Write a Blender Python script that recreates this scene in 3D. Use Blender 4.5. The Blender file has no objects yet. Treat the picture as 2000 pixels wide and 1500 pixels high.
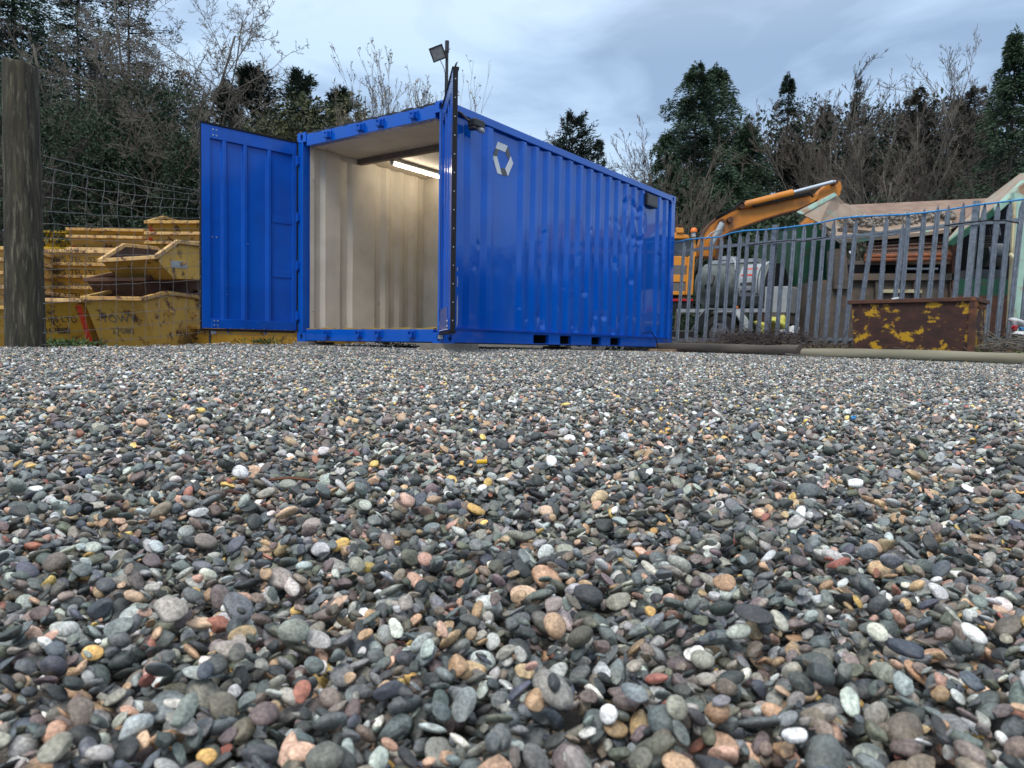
import bpy, bmesh, math, random
import numpy as np
from mathutils import Vector, Matrix

random.seed(7)
RNG = np.random.default_rng(7)
SC = bpy.context.scene
COL = SC.collection

# ---------------------------------------------------------------- camera
FPX, PITCH, ROLL, CAMZ = 1467.4, 0.04925, 0.01534, 0.254
fwd = Vector((0, math.cos(PITCH), -math.sin(PITCH)))
up0 = Vector((0, math.sin(PITCH), math.cos(PITCH)))
rt0 = Vector((1, 0, 0))
RT = rt0 * math.cos(ROLL) + up0 * math.sin(ROLL)
UP = -rt0 * math.sin(ROLL) + up0 * math.cos(ROLL)
CAMP = Vector((0, 0, CAMZ))
cd = bpy.data.cameras.new('camera')
cam = bpy.data.objects.new('camera', cd)
COL.objects.link(cam)
cam.matrix_world = Matrix(((RT.x, UP.x, -fwd.x, 0), (RT.y, UP.y, -fwd.y, 0), (RT.z, UP.z, -fwd.z, CAMZ), (0, 0, 0, 1)))
cd.sensor_width = 36
cd.lens = FPX / 2000 * 36
cd.clip_start = 0.02
cd.clip_end = 900
cd.dof.use_dof = True
cd.dof.focus_distance = 1.9
cd.dof.aperture_fstop = 15
SC.camera = cam

# ---------------------------------------------------------------- world, sun, exposure
SUN_EL, SUN_AZ = 52, 200
world = bpy.data.worlds.new('World')
SC.world = world
world.use_nodes = True
wn, wl = world.node_tree.nodes, world.node_tree.links
wn.clear()
wo = wn.new('ShaderNodeOutputWorld')
wb = wn.new('ShaderNodeBackground')
wb.inputs['Strength'].default_value = 0.1
sky = wn.new('ShaderNodeTexSky')
sky.sky_type = 'NISHITA'
sky.sun_disc = False
sky.sun_elevation = math.radians(SUN_EL)
sky.sun_rotation = math.radians(SUN_AZ)
tc = wn.new('ShaderNodeTexCoord')
mp = wn.new('ShaderNodeMapping')
mp.inputs['Scale'].default_value = (1.0, 1.0, 2.6)
mp.inputs['Rotation'].default_value = (0.15, -0.35, 0.4)
n1 = wn.new('ShaderNodeTexNoise')
n1.inputs['Scale'].default_value = 3.4
n1.inputs['Detail'].default_value = 7
n1.inputs['Roughness'].default_value = 0.52
n1.inputs['Distortion'].default_value = 0.6
cr = wn.new('ShaderNodeValToRGB')
e = cr.color_ramp.elements
e[0].position = 0.36; e[0].color = (2.9, 4.1, 5.9, 1)
e[1].position = 0.64; e[1].color = (5.7, 7.4, 9.3, 1)
m_ = e.new(0.5); m_.color = (4.2, 5.7, 7.8, 1)
mx = wn.new('ShaderNodeMix'); mx.data_type = 'RGBA'
mx.inputs['Factor'].default_value = 0.9
# overcast skies are brighter towards the zenith
sx = wn.new('ShaderNodeSeparateXYZ')
mr = wn.new('ShaderNodeMapRange')
mr.inputs['From Min'].default_value = 0.25; mr.inputs['From Max'].default_value = 1.0
mr.inputs['From Min'].default_value = 0.35
vm = wn.new('ShaderNodeMix'); vm.data_type = 'RGBA'
vm.inputs[7].default_value = (12.3, 12.6, 12.8, 1)
wl.new(tc.outputs['Generated'], mp.inputs['Vector'])
wl.new(mp.outputs[0], n1.inputs['Vector'])
wl.new(n1.outputs['Fac'], cr.inputs['Fac'])
wl.new(tc.outputs['Generated'], sx.inputs[0])
wl.new(sx.outputs['Z'], mr.inputs['Value'])
wl.new(cr.outputs['Color'], vm.inputs[6])
wl.new(mr.outputs[0], vm.inputs['Factor'])
wl.new(sky.outputs['Color'], mx.inputs[6])
wl.new(vm.outputs[2], mx.inputs[7])
wl.new(mx.outputs[2], wb.inputs['Color'])
wl.new(wb.outputs[0], wo.inputs['Surface'])
sd = bpy.data.lights.new('sun', 'SUN')
sd.energy = 1.5
sd.angle = math.radians(18)
sd.color = (1.0, 0.94, 0.86)
sun = bpy.data.objects.new('sun', sd)
COL.objects.link(sun)
az = math.radians(SUN_AZ)
sdir = Vector((math.sin(az) * math.cos(math.radians(SUN_EL)), math.cos(az) * math.cos(math.radians(SUN_EL)), math.sin(math.radians(SUN_EL))))
sun.rotation_euler = sdir.to_track_quat('Z', 'Y').to_euler()
SC.view_settings.view_transform = 'Standard'
SC.view_settings.look = 'None'
SC.view_settings.gamma = 1
SC.view_settings.exposure = 0.32
SC.view_settings.use_curve_mapping = False
SC.cycles.max_bounces = 6
SC.cycles.diffuse_bounces = 3
SC.cycles.transparent_max_bounces = 8


def ray(px, py):
    return (fwd * FPX + RT * (px - 1000) - UP * (py - 750)).normalized()


def at(px, py, d):
    """point seen at photo pixel px, py at distance d along world y"""
    r = ray(px, py)
    return CAMP + r * (d / r.y)


def G(x, y):
    """height of the sloping yard"""
    x = np.asarray(x, float); y = np.asarray(y, float)
    zr = np.where(y < 7, 0.026 * y, 0.182 + 0.054 * (1 - np.exp(-0.5 * (np.maximum(y, 7) - 7))))
    z = zr - 0.012 * np.clip(x, 0, 6) - 0.004 * np.clip(x, -5, 0)
    # lower yard behind the left wire fence
    k = np.clip((y - 6.9) / 0.8, 0, 1) * np.clip((-3.45 - x + 0.35 * (y - 9).clip(0, 6)) / 0.35, 0, 1)
    return z * (1 - k) + 0.13 * k


def gz(x, y):
    return float(G(x, y))


# ---------------------------------------------------------------- materials
def nt(name):
    m = bpy.data.materials.new(name)
    m.use_nodes = True
    n, l = m.node_tree.nodes, m.node_tree.links
    return m, n, l, n['Principled BSDF']


def mat(name, c1, c2=None, scale=8, rough=0.6, bump=0.0, bscale=None, metal=0.0, spec=0.5, stretch=(1, 1, 1), lo=0.35, hi=0.65,
        c3=None, s3=3, t3=0.6, w3=0.06, coat=0.0, detail=5, rrough=None, coatior=1.5, coatrough=0.12, grime=None, vary=0.0):
    m, n, l, b = nt(name)
    b.inputs['Roughness'].default_value = rough
    b.inputs['Metallic'].default_value = metal
    b.inputs['Specular IOR Level'].default_value = spec
    b.inputs['Coat Weight'].default_value = coat
    b.inputs['Coat Roughness'].default_value = coatrough
    b.inputs['Coat IOR'].default_value = coatior
    t = n.new('ShaderNodeTexCoord')
    mpn = n.new('ShaderNodeMapping'); mpn.inputs['Scale'].default_value = stretch
    oi = n.new('ShaderNodeObjectInfo')
    of = n.new('ShaderNodeVectorMath'); of.operation = 'MULTIPLY_ADD'
    cb_ = n.new('ShaderNodeCombineXYZ')
    for q_ in range(3): l.new(oi.outputs['Random'], cb_.inputs[q_])
    of.inputs[1].default_value = (37.0, 23.0, 11.0)
    l.new(cb_.outputs[0], of.inputs[0]); l.new(t.outputs['Object'], of.inputs[2])
    l.new(of.outputs[0], mpn.inputs['Vector'])
    if c2 is None:
        c2 = tuple(v * 0.8 for v in c1)
    nz = n.new('ShaderNodeTexNoise'); nz.inputs['Scale'].default_value = scale; nz.inputs['Detail'].default_value = detail
    l.new(mpn.outputs[0], nz.inputs['Vector'])
    r = n.new('ShaderNodeValToRGB')
    r.color_ramp.elements[0].position = lo; r.color_ramp.elements[0].color = (*c1, 1)
    r.color_ramp.elements[1].position = hi; r.color_ramp.elements[1].color = (*c2, 1)
    l.new(nz.outputs['Fac'], r.inputs['Fac'])
    out = r.outputs['Color']
    if c3 is not None:
        n3 = n.new('ShaderNodeTexNoise'); n3.inputs['Scale'].default_value = s3; n3.inputs['Detail'].default_value = 9
        n3.inputs['Roughness'].default_value = 0.68
        l.new(mpn.outputs[0], n3.inputs['Vector'])
        r3 = n.new('ShaderNodeMapRange')
        r3.inputs['From Min'].default_value = t3 - w3; r3.inputs['From Max'].default_value = t3 + w3
        l.new(n3.outputs['Fac'], r3.inputs['Value'])
        m3 = n.new('ShaderNodeMix'); m3.data_type = 'RGBA'
        l.new(r3.outputs[0], m3.inputs['Factor'])
        l.new(out, m3.inputs[6]); m3.inputs[7].default_value = (*c3, 1)
        out = m3.outputs[2]
        if rrough is not None:
            rr = n.new('ShaderNodeMapRange')
            rr.inputs['To Min'].default_value = rough; rr.inputs['To Max'].default_value = rrough
            l.new(r3.outputs[0], rr.inputs['Value']); l.new(rr.outputs[0], b.inputs['Roughness'])
    if grime is not None:
        gm_ = n.new('ShaderNodeMapping'); gm_.inputs['Scale'].default_value = (5, 5, .45); l.new(of.outputs[0], gm_.inputs['Vector'])
        gn = n.new('ShaderNodeTexNoise'); gn.inputs['Scale'].default_value = 2.2; gn.inputs['Detail'].default_value = 8; l.new(gm_.outputs[0], gn.inputs['Vector'])
        gr = n.new('ShaderNodeMapRange'); gr.inputs['From Min'].default_value = .5; gr.inputs['From Max'].default_value = .8; gr.inputs['To Max'].default_value = .4
        l.new(gn.outputs['Fac'], gr.inputs['Value'])
        gx_ = n.new('ShaderNodeMix'); gx_.data_type = 'RGBA'; l.new(gr.outputs[0], gx_.inputs['Factor']); l.new(out, gx_.inputs[6]); gx_.inputs[7].default_value = (*grime, 1)
        out = gx_.outputs[2]
    if vary:
        hs_ = n.new('ShaderNodeHueSaturation'); vr = n.new('ShaderNodeMapRange')
        vr.inputs['To Min'].default_value = 1 - vary; vr.inputs['To Max'].default_value = 1 + vary * .5
        l.new(oi.outputs['Random'], vr.inputs['Value']); l.new(vr.outputs[0], hs_.inputs['Value']); l.new(out, hs_.inputs['Color'])
        sr_ = n.new('ShaderNodeMapRange'); sr_.inputs['To Min'].default_value = 1.0; sr_.inputs['To Max'].default_value = .8
        l.new(oi.outputs['Random'], sr_.inputs['Value']); l.new(sr_.outputs[0], hs_.inputs['Saturation'])
        out = hs_.outputs['Color']
    l.new(out, b.inputs['Base Color'])
    if bump:
        nb = n.new('ShaderNodeTexNoise'); nb.inputs['Scale'].default_value = bscale or scale * 3; nb.inputs['Detail'].default_value = 4
        l.new(mpn.outputs[0], nb.inputs['Vector'])
        bp = n.new('ShaderNodeBump'); bp.inputs['Strength'].default_value = 1; bp.inputs['Distance'].default_value = bump
        l.new(nb.outputs['Fac'], bp.inputs['Height']); l.new(bp.outputs[0], b.inputs['Normal'])
    return m


M = {}
M['blue'] = mat('blue_paint', (0.0001, 0.104, 0.56), (0.0001, 0.088, 0.49), 2.5, 0.5, 0.0028, 4, spec=0.03, coat=1.0, coatior=1.58, coatrough=.07,
                c3=(0.008, 0.10, 0.50), s3=6, t3=0.68, w3=0.05, grime=(.018, .11, .36))
M['blue2'] = mat('blue_door_paint', (0.0001, 0.092, 0.51), (0.0001, 0.074, 0.43), 3, 0.5, 0.002, 7, spec=0.1, coat=0.8, coatior=1.5, coatrough=.16,
                 c3=(0.01, 0.09, 0.44), s3=5, t3=0.66, grime=(.012, .05, .25))
M['beige'] = mat('cream_interior_paint', (0.72, 0.66, 0.565), (0.60, 0.55, 0.46), 3, 0.5, 0.003, 6, c3=(0.32, 0.25, 0.18), s3=4, t3=0.70, w3=0.05)
M['rubber'] = mat('black_rubber', (0.007, 0.007, 0.008), (0.011, 0.011, 0.011), 12, 0.6, spec=0.25)
M['black'] = mat('black_plastic', (0.014, 0.014, 0.015), (0.022, 0.022, 0.023), 9, 0.4)
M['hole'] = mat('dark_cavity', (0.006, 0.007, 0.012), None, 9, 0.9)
M['rivet'] = mat('zinc_rivet', (0.62, 0.63, 0.64), (0.45, 0.46, 0.47), 30, 0.35, metal=0.7)
M['white'] = mat('white_vinyl', (0.74, 0.76, 0.78), (0.68, 0.70, 0.72), 6, 0.4)
M['dkgrey'] = mat('dark_grey_vinyl', (0.11, 0.11, 0.105), (0.09, 0.09, 0.088), 6, 0.5)
M['ventgrey'] = mat('grey_plastic', (0.09, 0.092, 0.10), (0.07, 0.07, 0.08), 20, 0.5)
M['yellowstrip'] = mat('yellow_strip', (0.65, 0.42, 0.05), (0.5, 0.3, 0.03), 20, 0.6)
M['concrete'] = mat('concrete', (0.27, 0.24, 0.20), (0.17, 0.15, 0.125), 9, 0.9, 0.004, 40)
M['timberpost'] = mat('weathered_post', (0.019, 0.017, 0.013), (0.060, 0.052, 0.032), 26, 0.9, 0.012, 60, stretch=(1, 1, 0.10),
                      c3=(0.17, 0.155, 0.11), s3=40, t3=0.60, w3=0.07, detail=8)
M['logdark'] = mat('wet_dark_log', (0.055, 0.047, 0.038), (0.10, 0.085, 0.068), 7, 0.7, 0.006, 30, stretch=(0.25, 1, 1))
M['loglight'] = mat('bleached_log', (0.25, 0.235, 0.17), (0.17, 0.155, 0.105), 6, 0.85, 0.005, 26, stretch=(0.18, 1, 1),
                    c3=(0.09, 0.085, 0.05), s3=4, t3=0.66)
M['galv'] = mat('galvanised_steel', (0.215, 0.242, 0.275), (0.145, 0.165, 0.19), 26, 0.42, 0.0006, 70, metal=0.35,
                c3=(0.36, 0.39, 0.42), s3=55, t3=0.60, w3=0.05)
M['wire'] = mat('galvanised_wire', (0.21, 0.21, 0.20), (0.15, 0.145, 0.14), 30, 0.5, metal=0.1)
M['hose'] = mat('blue_hose', (0.02, 0.27, 0.62), (0.02, 0.22, 0.52), 10, 0.4)
M['orange'] = mat('orange_machine_paint', (0.66, 0.235, 0.02), (0.55, 0.19, 0.018), 3, 0.45, c3=(0.26, 0.11, 0.04), s3=1.7, t3=0.60, w3=0.1)
M['orangeclean'] = mat('orange_body_paint', (0.75, 0.30, 0.03), (0.66, 0.25, 0.022), 3, 0.4)
M['greypanel'] = mat('grey_machine_panel', (0.16, 0.145, 0.135), (0.13, 0.12, 0.11), 4, 0.5)
M['chrome'] = mat('polished_rod', (0.62, 0.68, 0.74), (0.55, 0.6, 0.66), 8, 0.2, metal=0.7)
M['glass'] = mat('dark_cab_glass', (0.03, 0.035, 0.035), (0.05, 0.055, 0.055), 4, 0.12, spec=0.7)
M['beacon'] = mat('orange_beacon', (0.85, 0.20, 0.01), (0.8, 0.17, 0.01), 4, 0.25)
M['tank'] = mat('grey_green_tank', (0.105, 0.125, 0.115), (0.085, 0.10, 0.092), 3, 0.42, 0.002, 5, c3=(0.20, 0.22, 0.21), s3=3, t3=0.62, w3=0.08)
M['palegrey'] = mat('pale_grey_steel', (0.42, 0.45, 0.47), (0.32, 0.35, 0.37), 5, 0.5)
M['tyre'] = mat('tyre_rubber', (0.018, 0.018, 0.019), (0.034, 0.033, 0.031), 9, 0.85)
M['rim'] = mat('grey_wheel_rim', (0.26, 0.26, 0.265), (0.16, 0.16, 0.165), 9, 0.5, metal=0.2)
M['red'] = mat('red_plastic', (0.55, 0.02, 0.03), (0.45, 0.015, 0.025), 6, 0.4)
M['green'] = mat('green_machine_paint', (0.012, 0.085, 0.045), (0.01, 0.06, 0.032), 3, 0.55, c3=(0.075, 0.04, 0.028), s3=2.2, t3=0.62, w3=0.06)
M['rustplate'] = mat('worn_hopper_plate', (0.30, 0.215, 0.155), (0.38, 0.30, 0.235), 3, 0.75, 0.004, 12, c3=(0.19, 0.40, 0.31), s3=2.2, t3=0.60, w3=0.05)
M['rustplate2'] = mat('brown_hopper_wall', (0.19, 0.12, 0.088), (0.28, 0.19, 0.14), 4, 0.75, 0.004, 12)
M['mint'] = mat('mint_painted_steel', (0.33, 0.52, 0.43), (0.27, 0.43, 0.36), 4, 0.6, c3=(0.28, 0.17, 0.10), s3=3, t3=0.58, w3=0.06)
M['cream'] = mat('cream_steel_edge', (0.52, 0.48, 0.30), (0.42, 0.38, 0.24), 5, 0.6, c3=(0.25, 0.14, 0.07), s3=4, t3=0.62, w3=0.05)
M['rust'] = mat('rusty_steel', (0.115, 0.048, 0.028), (0.065, 0.032, 0.023), 9, 0.85, 0.003, 40, c3=(0.26, 0.10, 0.04), s3=6, t3=0.62, w3=0.08)
M['rubble'] = mat('crushed_rubble', (0.36, 0.33, 0.29), (0.18, 0.15, 0.12), 30, 0.95, 0.03, 22, c3=(0.5, 0.46, 0.42), s3=20, t3=0.58)
M['brownsteel'] = mat('dull_brown_steel', (0.12, 0.10, 0.082), (0.075, 0.062, 0.052), 4, 0.8, 0.003, 14, c3=(0.17, 0.11, 0.075), s3=3, t3=0.58, w3=0.1)
M['binrust'] = mat('rust_with_yellow_paint', (0.040, 0.019, 0.016), (0.075, 0.031, 0.021), 7, 0.78, 0.003, 30,
                   c3=(0.54, 0.30, 0.012), s3=4.4, t3=0.568, w3=0.025, stretch=(1, 1, 1.25), rrough=0.5)
M['skip'] = mat('yellow_skip_paint', (0.66, 0.38, 0.028), (0.54, 0.29, 0.024), 2, 0.6, 0.003, 9, c3=(0.11, 0.042, 0.022), s3=4.2, t3=0.585, w3=0.045, vary=.2)
M['skiprim'] = mat('scuffed_yellow_rim', (0.70, 0.41, 0.07), (0.55, 0.27, 0.04), 5, 0.6, 0.004, 14, c3=(0.13, 0.05, 0.025), s3=7, t3=0.56, w3=0.05, vary=.2)
M['skipin'] = mat('rusty_skip_inside', (0.05, 0.028, 0.022), (0.085, 0.045, 0.03), 6, 0.9, 0.004, 20)
M['skipbright'] = mat('bright_yellow_skip', (0.72, 0.44, 0.012), (0.66, 0.38, 0.012), 3, 0.5, c3=(0.3, 0.14, 0.02), s3=4, t3=0.66)
M['skipbrown'] = mat('brown_rusty_skip', (0.115, 0.055, 0.035), (0.17, 0.085, 0.045), 4, 0.8, 0.004, 16, c3=(0.34, 0.17, 0.03), s3=2.5, t3=0.62, w3=0.04)
M['redstripe'] = mat('red_stripe_paint', (0.72, 0.06, 0.02), (0.6, 0.05, 0.02), 8, 0.5, c3=(0.15, 0.05, 0.03), s3=9, t3=0.62)
M['lettering'] = mat('stencil_black', (0.035, 0.033, 0.032), (0.06, 0.05, 0.04), 20, 0.7)
M['letteringgrey'] = mat('stencil_grey', (0.11, 0.115, 0.12), (0.16, 0.14, 0.10), 14, 0.7)
M['wood'] = mat('sawn_timber', (0.30, 0.20, 0.12), (0.20, 0.13, 0.08), 8, 0.8)
M['beam'] = mat('dark_ceiling_batten', (0.17, 0.135, 0.11), (0.12, 0.095, 0.08), 6, 0.7)
M['bark'] = mat('grey_bark', (0.13, 0.115, 0.095), (0.075, 0.066, 0.055), 9, 0.9, 0.01, 24)
M['barkdark'] = mat('dark_bark', (0.055, 0.045, 0.037), (0.035, 0.03, 0.026), 9, 0.9)
M['twig'] = mat('brown_twigs', (0.16, 0.135, 0.11), (0.10, 0.083, 0.068), 1.5, 0.9)
M['twigpale'] = mat('pale_twigs', (0.205, 0.18, 0.145), (0.12, 0.103, 0.085), 1.2, 0.9)
M['twigdark'] = mat('dark_twigs', (0.085, 0.065, 0.06), (0.055, 0.045, 0.043), 1.2, 0.9)
M['soil'] = mat('dark_soil', (0.045, 0.034, 0.026), (0.09, 0.068, 0.05), 9, 0.95, 0.02, 16)
M['yardground'] = mat('muddy_yard', (0.10, 0.085, 0.068), (0.06, 0.05, 0.04), 2, 0.9, 0.01, 12)
M['fines'] = mat('gravel_fines', (0.075, 0.07, 0.062), (0.13, 0.115, 0.10), 22, 0.9, 0.006, 160, c3=(0.2, 0.18, 0.16), s3=90, t3=0.62)
M['yellowbag'] = mat('yellow_bag', (0.62, 0.62, 0.12), (0.55, 0.52, 0.09), 6, 0.5, 0.02, 12)
M['whitebag'] = mat('white_plastic', (0.62, 0.63, 0.64), (0.5, 0.51, 0.53), 6, 0.45, 0.02, 12)
M['deadleaf'] = mat('dead_leaves', (0.22, 0.13, 0.06), (0.13, 0.075, 0.04), 3, 0.8)
M['ochreleaf'] = mat('yellowing_leaves', (0.30, 0.24, 0.10), (0.14, 0.13, 0.07), 1.5, 0.7)


def leafmat(name, a, b, scale=0.5, c3=None):
    m = mat(name, a, b, scale, 0.6, spec=0.25, c3=c3, s3=scale * 4, t3=0.6, w3=0.08)
    return m


M['conifer'] = leafmat('dark_conifer', (0.028, 0.056, 0.036), (0.060, 0.098, 0.056), 0.9, (0.088, 0.130, 0.070))
M['cypress'] = leafmat('blackish_cypress', (0.016, 0.028, 0.022), (0.032, 0.050, 0.033), 0.9, (0.05, 0.07, 0.04))
M['brownfir'] = leafmat('brown_green_conifer', (0.028, 0.032, 0.026), (0.055, 0.050, 0.038), 0.9, (0.075, 0.06, 0.045))
M['ivy'] = leafmat('ivy_leaves', (0.022, 0.045, 0.028), (0.055, 0.085, 0.05), 1.5, (0.09, 0.13, 0.075))
M['olive'] = leafmat('olive_leaves', (0.05, 0.062, 0.03), (0.10, 0.105, 0.05), 2.0)
M['weed'] = leafmat('weed_leaves', (0.06, 0.11, 0.03), (0.12, 0.17, 0.05), 5)


def emis(name, col, s):
    m = bpy.data.materials.new(name); m.use_nodes = True
    b = m.node_tree.nodes['Principled BSDF']
    b.inputs['Base Color'].default_value = (0.8, 0.8, 0.8, 1)
    b.inputs['Emission Color'].default_value = (*col, 1)
    b.inputs['Emission Strength'].default_value = s
    return m


M['tube'] = emis('lit_tube', (1.0, 0.85, 0.64), 15.0)


# ---------------------------------------------------------------- mesh helpers
class MB:
    def __init__(s):
        s.v = []; s.f = []; s.mi = []

    def add(s, vs, fs, mi=0):
        o = len(s.v)
        s.v += [tuple(p) for p in vs]
        s.f += [tuple(i + o for i in f) for f in fs]
        s.mi += [mi] * len(fs)
        return s

    def box(s, x0, x1, y0, y1, z0, z1, mi=0, T=None):
        vs = [(x, y, z) for x in (x0, x1) for y in (y0, y1) for z in (z0, z1)]
        if T is not None:
            vs = [T @ Vector(p) for p in vs]
        return s.add(vs, [(0, 1, 3, 2), (4, 6, 7, 5), (0, 4, 5, 1), (2, 3, 7, 6), (0, 2, 6, 4), (1, 5, 7, 3)], mi)

    def prism(s, poly, off, mi=0):
        """poly: list of 3d points (planar); off: 3d extrusion vector"""
        n = len(poly); o = Vector(off)
        a = [Vector(p) for p in poly]; b = [p + o for p in a]
        nrm = Vector((0, 0, 0))
        for i in range(n):
            nrm += a[i].cross(a[(i + 1) % n])
        fl = nrm.dot(o) > 0
        f0 = tuple(range(n - 1, -1, -1)) if fl else tuple(range(n))
        f1 = tuple(range(n, 2 * n)) if fl else tuple(range(2 * n - 1, n - 1, -1))
        fs = [f0, f1]
        for i in range(n):
            j = (i + 1) % n
            q = (i, j, n + j, n + i)
            fs.append(q if fl else q[::-1])
        return s.add(a + b, fs, mi)

    def tube(s, pts, r, n=8, mi=0, cap=True, flat=1.0):
        pts = [Vector(p) for p in pts]
        rs = r if isinstance(r, (list, tuple)) else [r] * len(pts)
        prev = None; vs = []; fs = []
        for i, p in enumerate(pts):
            d = (pts[min(i + 1, len(pts) - 1)] - pts[max(i - 1, 0)]).normalized()
            if prev is None:
                ref = Vector((0, 0, 1)) if abs(d.z) < 0.9 else Vector((1, 0, 0))
                u = d.cross(ref).normalized()
            else:
                u = (prev - d * prev.dot(d)).normalized()
            w = d.cross(u); prev = u
            for k in range(n):
                a = 2 * math.pi * k / n
                vs.append(p + (u * math.cos(a) + w * math.sin(a) * flat) * rs[i])
        for i in range(len(pts) - 1):
            for k in range(n):
                k2 = (k + 1) % n
                fs.append((i * n + k, i * n + k2, (i + 1) * n + k2, (i + 1) * n + k))
        if cap:
            fs.append(tuple(range(n - 1, -1, -1)))
            fs.append(tuple((len(pts) - 1) * n + k for k in range(n)))
        return s.add(vs, fs, mi)

    def disc(s, c, nrm, r, n=16, th=0.01, mi=0):
        nrm = Vector(nrm).normalized()
        return s.tube([Vector(c), Vector(c) + nrm * th], r, n, mi)

    def build(s, name, mats, parent=None, smooth=False, bevel=0, kind=None, label=None, T=None, autosmooth=None):
        me = bpy.data.meshes.new(name)
        me.from_pydata(s.v, [], s.f)
        for m in (mats if isinstance(mats, (list, tuple)) else [mats]):
            me.materials.append(m)
        me.polygons.foreach_set('material_index', s.mi)
        me.update()
        o = bpy.data.objects.new(name, me)
        COL.objects.link(o)
        if parent is not None:
            o.parent = parent
        if smooth:
            me.polygons.foreach_set('use_smooth', [True] * len(me.polygons))
            if autosmooth:
                me.set_sharp_from_angle(angle=math.radians(autosmooth))
        if bevel:
            md = o.modifiers.new('bevel', 'BEVEL'); md.width = bevel; md.segments = 2; md.limit_method = 'ANGLE'
        if kind: o['kind'] = kind
        if label: o['label'] = label
        if T is not None: o.matrix_local = T
        return o


def fast_mesh(name, V, F, mats, parent=None, smooth=False):
    """V (n,3) array, F (m,k) int array of k-gons"""
    me = bpy.data.meshes.new(name)
    V = np.ascontiguousarray(V, np.float32); F = np.ascontiguousarray(F, np.int32)
    m, k = F.shape
    me.vertices.add(len(V)); me.vertices.foreach_set('co', V.ravel())
    me.loops.add(m * k); me.loops.foreach_set('vertex_index', F.ravel())
    me.polygons.add(m); me.polygons.foreach_set('loop_start', np.arange(0, m * k, k, dtype=np.int32))
    me.update(calc_edges=True)
    if smooth: me.polygons.foreach_set('use_smooth', np.ones(m, bool))
    for mm in (mats if isinstance(mats, (list, tuple)) else [mats]): me.materials.append(mm)
    o = bpy.data.objects.new(name, me); COL.objects.link(o)
    if parent is not None: o.parent = parent
    return o


def thing(name, label, cat, loc=(0, 0, 0), rz=0.0, group=None):
    o = bpy.data.objects.new(name, None); COL.objects.link(o)
    o.location = loc; o.rotation_euler = (0, 0, rz)
    o.empty_display_size = 0.1
    return tag(o, label, cat, group)


def tag(o, label, cat, group=None):
    o['label'] = label; o['category'] = cat
    if group: o['group'] = group
    return o


# ================================================================= GROUND
def make_ground():
    xs = np.concatenate([np.linspace(-260, -14, 14), np.arange(-12, 12.01, 0.25), np.linspace(14, 260, 14)])
    ys = np.concatenate([np.linspace(-40, -1, 8), np.arange(0, 16.01, 0.25), np.linspace(18, 400, 20)])
    X, Y = np.meshgrid(xs, ys)
    Z = G(X, Y) - 0.026 + 3.2 * np.clip((Y - 42) / 22, 0, 1) ** 2 + 2.5 * np.clip((np.abs(X) - 48) / 20, 0, 1)
    V = np.stack([X.ravel(), Y.ravel(), Z.ravel()], 1)
    nx, ny = len(xs), len(ys)
    i = np.arange(nx * ny).reshape(ny, nx)
    F = np.stack([i[:-1, :-1].ravel(), i[:-1, 1:].ravel(), i[1:, 1:].ravel(), i[1:, :-1].ravel()], 1)
    o = fast_mesh('ground', V, F, [M['fines'], M['yardground']], smooth=True)
    cx = X[:-1, :-1].ravel(); cy = Y[:-1, :-1].ravel()
    yard = (cy > 12.6) | ((cx < -4.2) & (cy > 7.0)) | ((cx > 3.0) & (cy > 12.6 - (cx - 2.9) * 1.35)) | (np.abs(cx) > 14)
    o.data.polygons.foreach_set('material_index', yard.astype(np.int32))
    o['kind'] = 'structure'
    return o


ground = make_ground()

# ---- pebble colours (albedo) and shapes
PAL = np.array([(.050, .056, .055), (.100, .113, .113), (.165, .180, .176), (.130, .130, .102), (.155, .122, .115), (.20, .162, .132), (.30, .285, .25),
                (.44, .30, .18), (.54, .35, .25), (.78, .74, .66), (.64, .42, .14), (.32, .13, .095), (.42, .44, .42), (.080, .090, .108)])
PW = np.array([.14, .16, .16, .11, .08, .07, .10, .055, .042, .024, .010, .008, .095, .06]); PW = PW / PW.sum()


def pebcol(n):
    c = PAL[RNG.choice(len(PAL), n, p=PW)]
    return np.clip(c * RNG.uniform(0.75, 1.3, (n, 1)) * RNG.uniform(0.93, 1.07, (n, 3)), 0, .8)


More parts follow.
